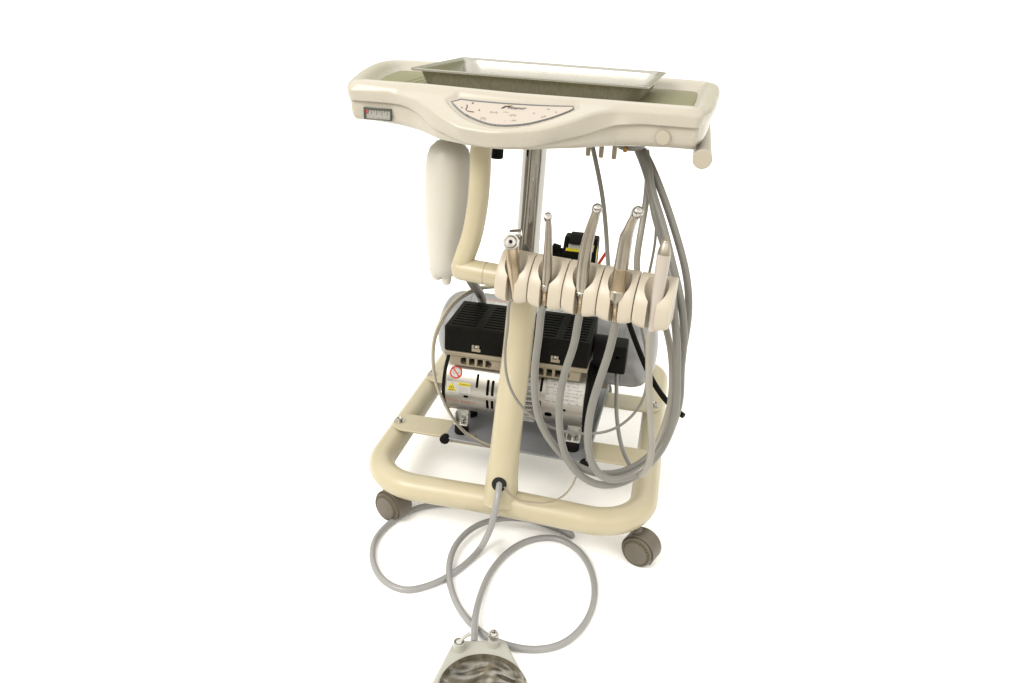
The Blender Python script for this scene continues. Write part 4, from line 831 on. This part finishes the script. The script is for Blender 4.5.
# small engraved print on the satin sleeves
p = PATHS['scal']; t = inst('ultrasonic_scaler', 'white scaler handpiece with thin pointed metal tip, rightmost instrument in the holder', 'dental scaler', p[-1])
bm = bmesh.new(); sweep(bm, [p[0], Vector(p[0]).lerp(Vector(p[1]), .5)+Vector((.0006, 0, 0)), p[1]], [.0006, .0012, .0020], 12); part(build('scaler_tip', bm, 'brass', None), t)
bm = bmesh.new(); L = (Vector(p[2])-Vector(p[1])).length; lathe(bm, Vector(p[1]), Vector(p[2]), [(-.002, .0032), (-.0005, .0040), (0, .0040), (.001, .0045), (L*.6, .0080), (L, .0090)], 28); part(build('nose_cone', bm, 'satin', None), t)
bm = bmesh.new(); sweep(bm, [p[2], Vector(p[2]).lerp(Vector(p[3]), .4), p[3], p[4]], [.0092, .0092, .0088, .0082, .0070, .0064], 28); part(build('scaler_body', bm, 'scaler', None), t)
hose(PATHS['h5_hose'], .0050, 'lighthose', t, p[4])

# ------------------------------------------------------------------ loose tubes and cords
def loose(name, label, cat, pts, r, m, rel=10):
    o = tube(name, pts, r, m, None, n=12, smooth_n=9, rel=rel); o['label'] = label; o['category'] = cat; return o
loose('drain_tube', 'thin grey tube hanging from the table underside between the pegs', 'tube', PATHS['drain_tube'], .0034, 'hose')
loose('air_tube', 'thin grey tube hanging down from the black capacitor box', 'tube', PATHS['cap_tube'], .0036, 'hose')
lt = loose('air_tube', 'thin cream tube curving round the left side of the compressor', 'tube', PATHS['left_tube'], .0028, 'creamtube')
loose('air_tube', 'thin grey tube running beside the cream tube left of the compressor', 'tube', [Vector(q)+Vector((.0038, -.004, -.0012)) for q in PATHS['left_tube']], .0014, 'greytube')
loose('wire', 'very thin dark wire looping from the post foot over the front rail', 'wire', PATHS['loop_wire'], .0014, 'tan')
pc = [Vector(q) for q in PATHS['power_cord']]; bm = bmesh.new(); P = catmull(pc, 8)
A = []; wv = Vector((.8, .1, .55)).normalized()
sweep(bm, P, .0046, 12)
o = build('power_cord', bm, 'black', None); o['label'] = 'flat black cord crossing the tank and ending cut off at the right'; o['category'] = 'cord'

# ------------------------------------------------------------------ foot pedal
ped = empty('foot_pedal', 'pale foot pedal with mottled chrome disc and two knobs on the floor in front', 'foot pedal', (.05, -.345, 0))
Pc = Vector((.0475, -.3420)); pd = Vector((.255, -.967, 0)).normalized()   # towards the viewer
px_ = Vector((-pd.y, pd.x, 0))
def PM(u, v, h): return Vector((.0315, -.2600, 0))+px_*u+pd*v+Vector((0, 0, h))
sil = [(-.033, 0), (.033, 0), (.037, .002), (.0395, .006), (.067, .080), (.0685, .11), (.064, .150), (.045, .175), (0, .185), (-.045, .175), (-.064, .150), (-.0685, .11), (-.067, .080), (-.0395, .006), (-.037, .002)]
bm = bmesh.new(); prism(bm, sil, .0, .030, PM); part(build('pedal_casing', bm, 'pedal', None, bevel=.005, seg=4), ped)
dc = PM(.004, .0915, 0); bm = bmesh.new()
lathe(bm, (dc.x, dc.y, .0295), (dc.x, dc.y, 1), [(0, .0615), (.003, .0615), (.0048, .0600), (.0040, .056), (.0034, .052), (.0060, .030), (.0072, .012), (.0074, 0)], 72); part(build('chrome_disc', bm, 'wavy', None, angle=50), ped)
def cyl(c, h0, prof, m, name, root, n=28):
    b = bmesh.new(); lathe(b, (c.x, c.y, h0), (c.x, c.y, 1), prof, n); o = build(name, b, m, None); part(o, root); return o
kl = PM(-.0295, .018, 0); kr = PM(.0195, .0105, 0)
cyl(kl, .029, [(0, .0085), (.0145, .0080), (.0150, .0072), (.0110, .0066), (.0110, 0)], 'pedal', 'valve_socket', ped)
cyl(kl, .036, [(0, .0045), (.008, .0042), (.009, .003), (.009, 0)], 'white', 'valve_stem', ped)
tube('valve_lever', [kl+Vector((.001, .001, .043)), kl+Vector((.006, .006, .048)), kl+Vector((.0125, .012, .050))], [.0028, .0026, .0030], 'pedal', ped, n=14)
cyl(kr, .029, [(0, .0082), (.0115, .0078), (.012, .0060)], 'pedal', 'knob_base', ped)
cyl(kr, .0408, [(0, .0042), (.002, .0045), (.0035, .0066), (.0075, .0078), (.0115, .0070), (.0145, .0042), (.0150, 0)], 'chrome', 'chrome_knob', ped)
ph = [Vector(q) for q in PATHS['pedal_hose']]; pl_ = [Vector(q) for q in PATHS['pedal_loop']]
allp = [hc+Vector((0, .012, .0))]+[Vector(q) for q in ph[1:]]+pl_[1:]
hz = tube('hose', allp, .0054, 'pedalhose', ped, n=18, smooth_n=10, rel=8)
SC.cycles.max_bounces = 10
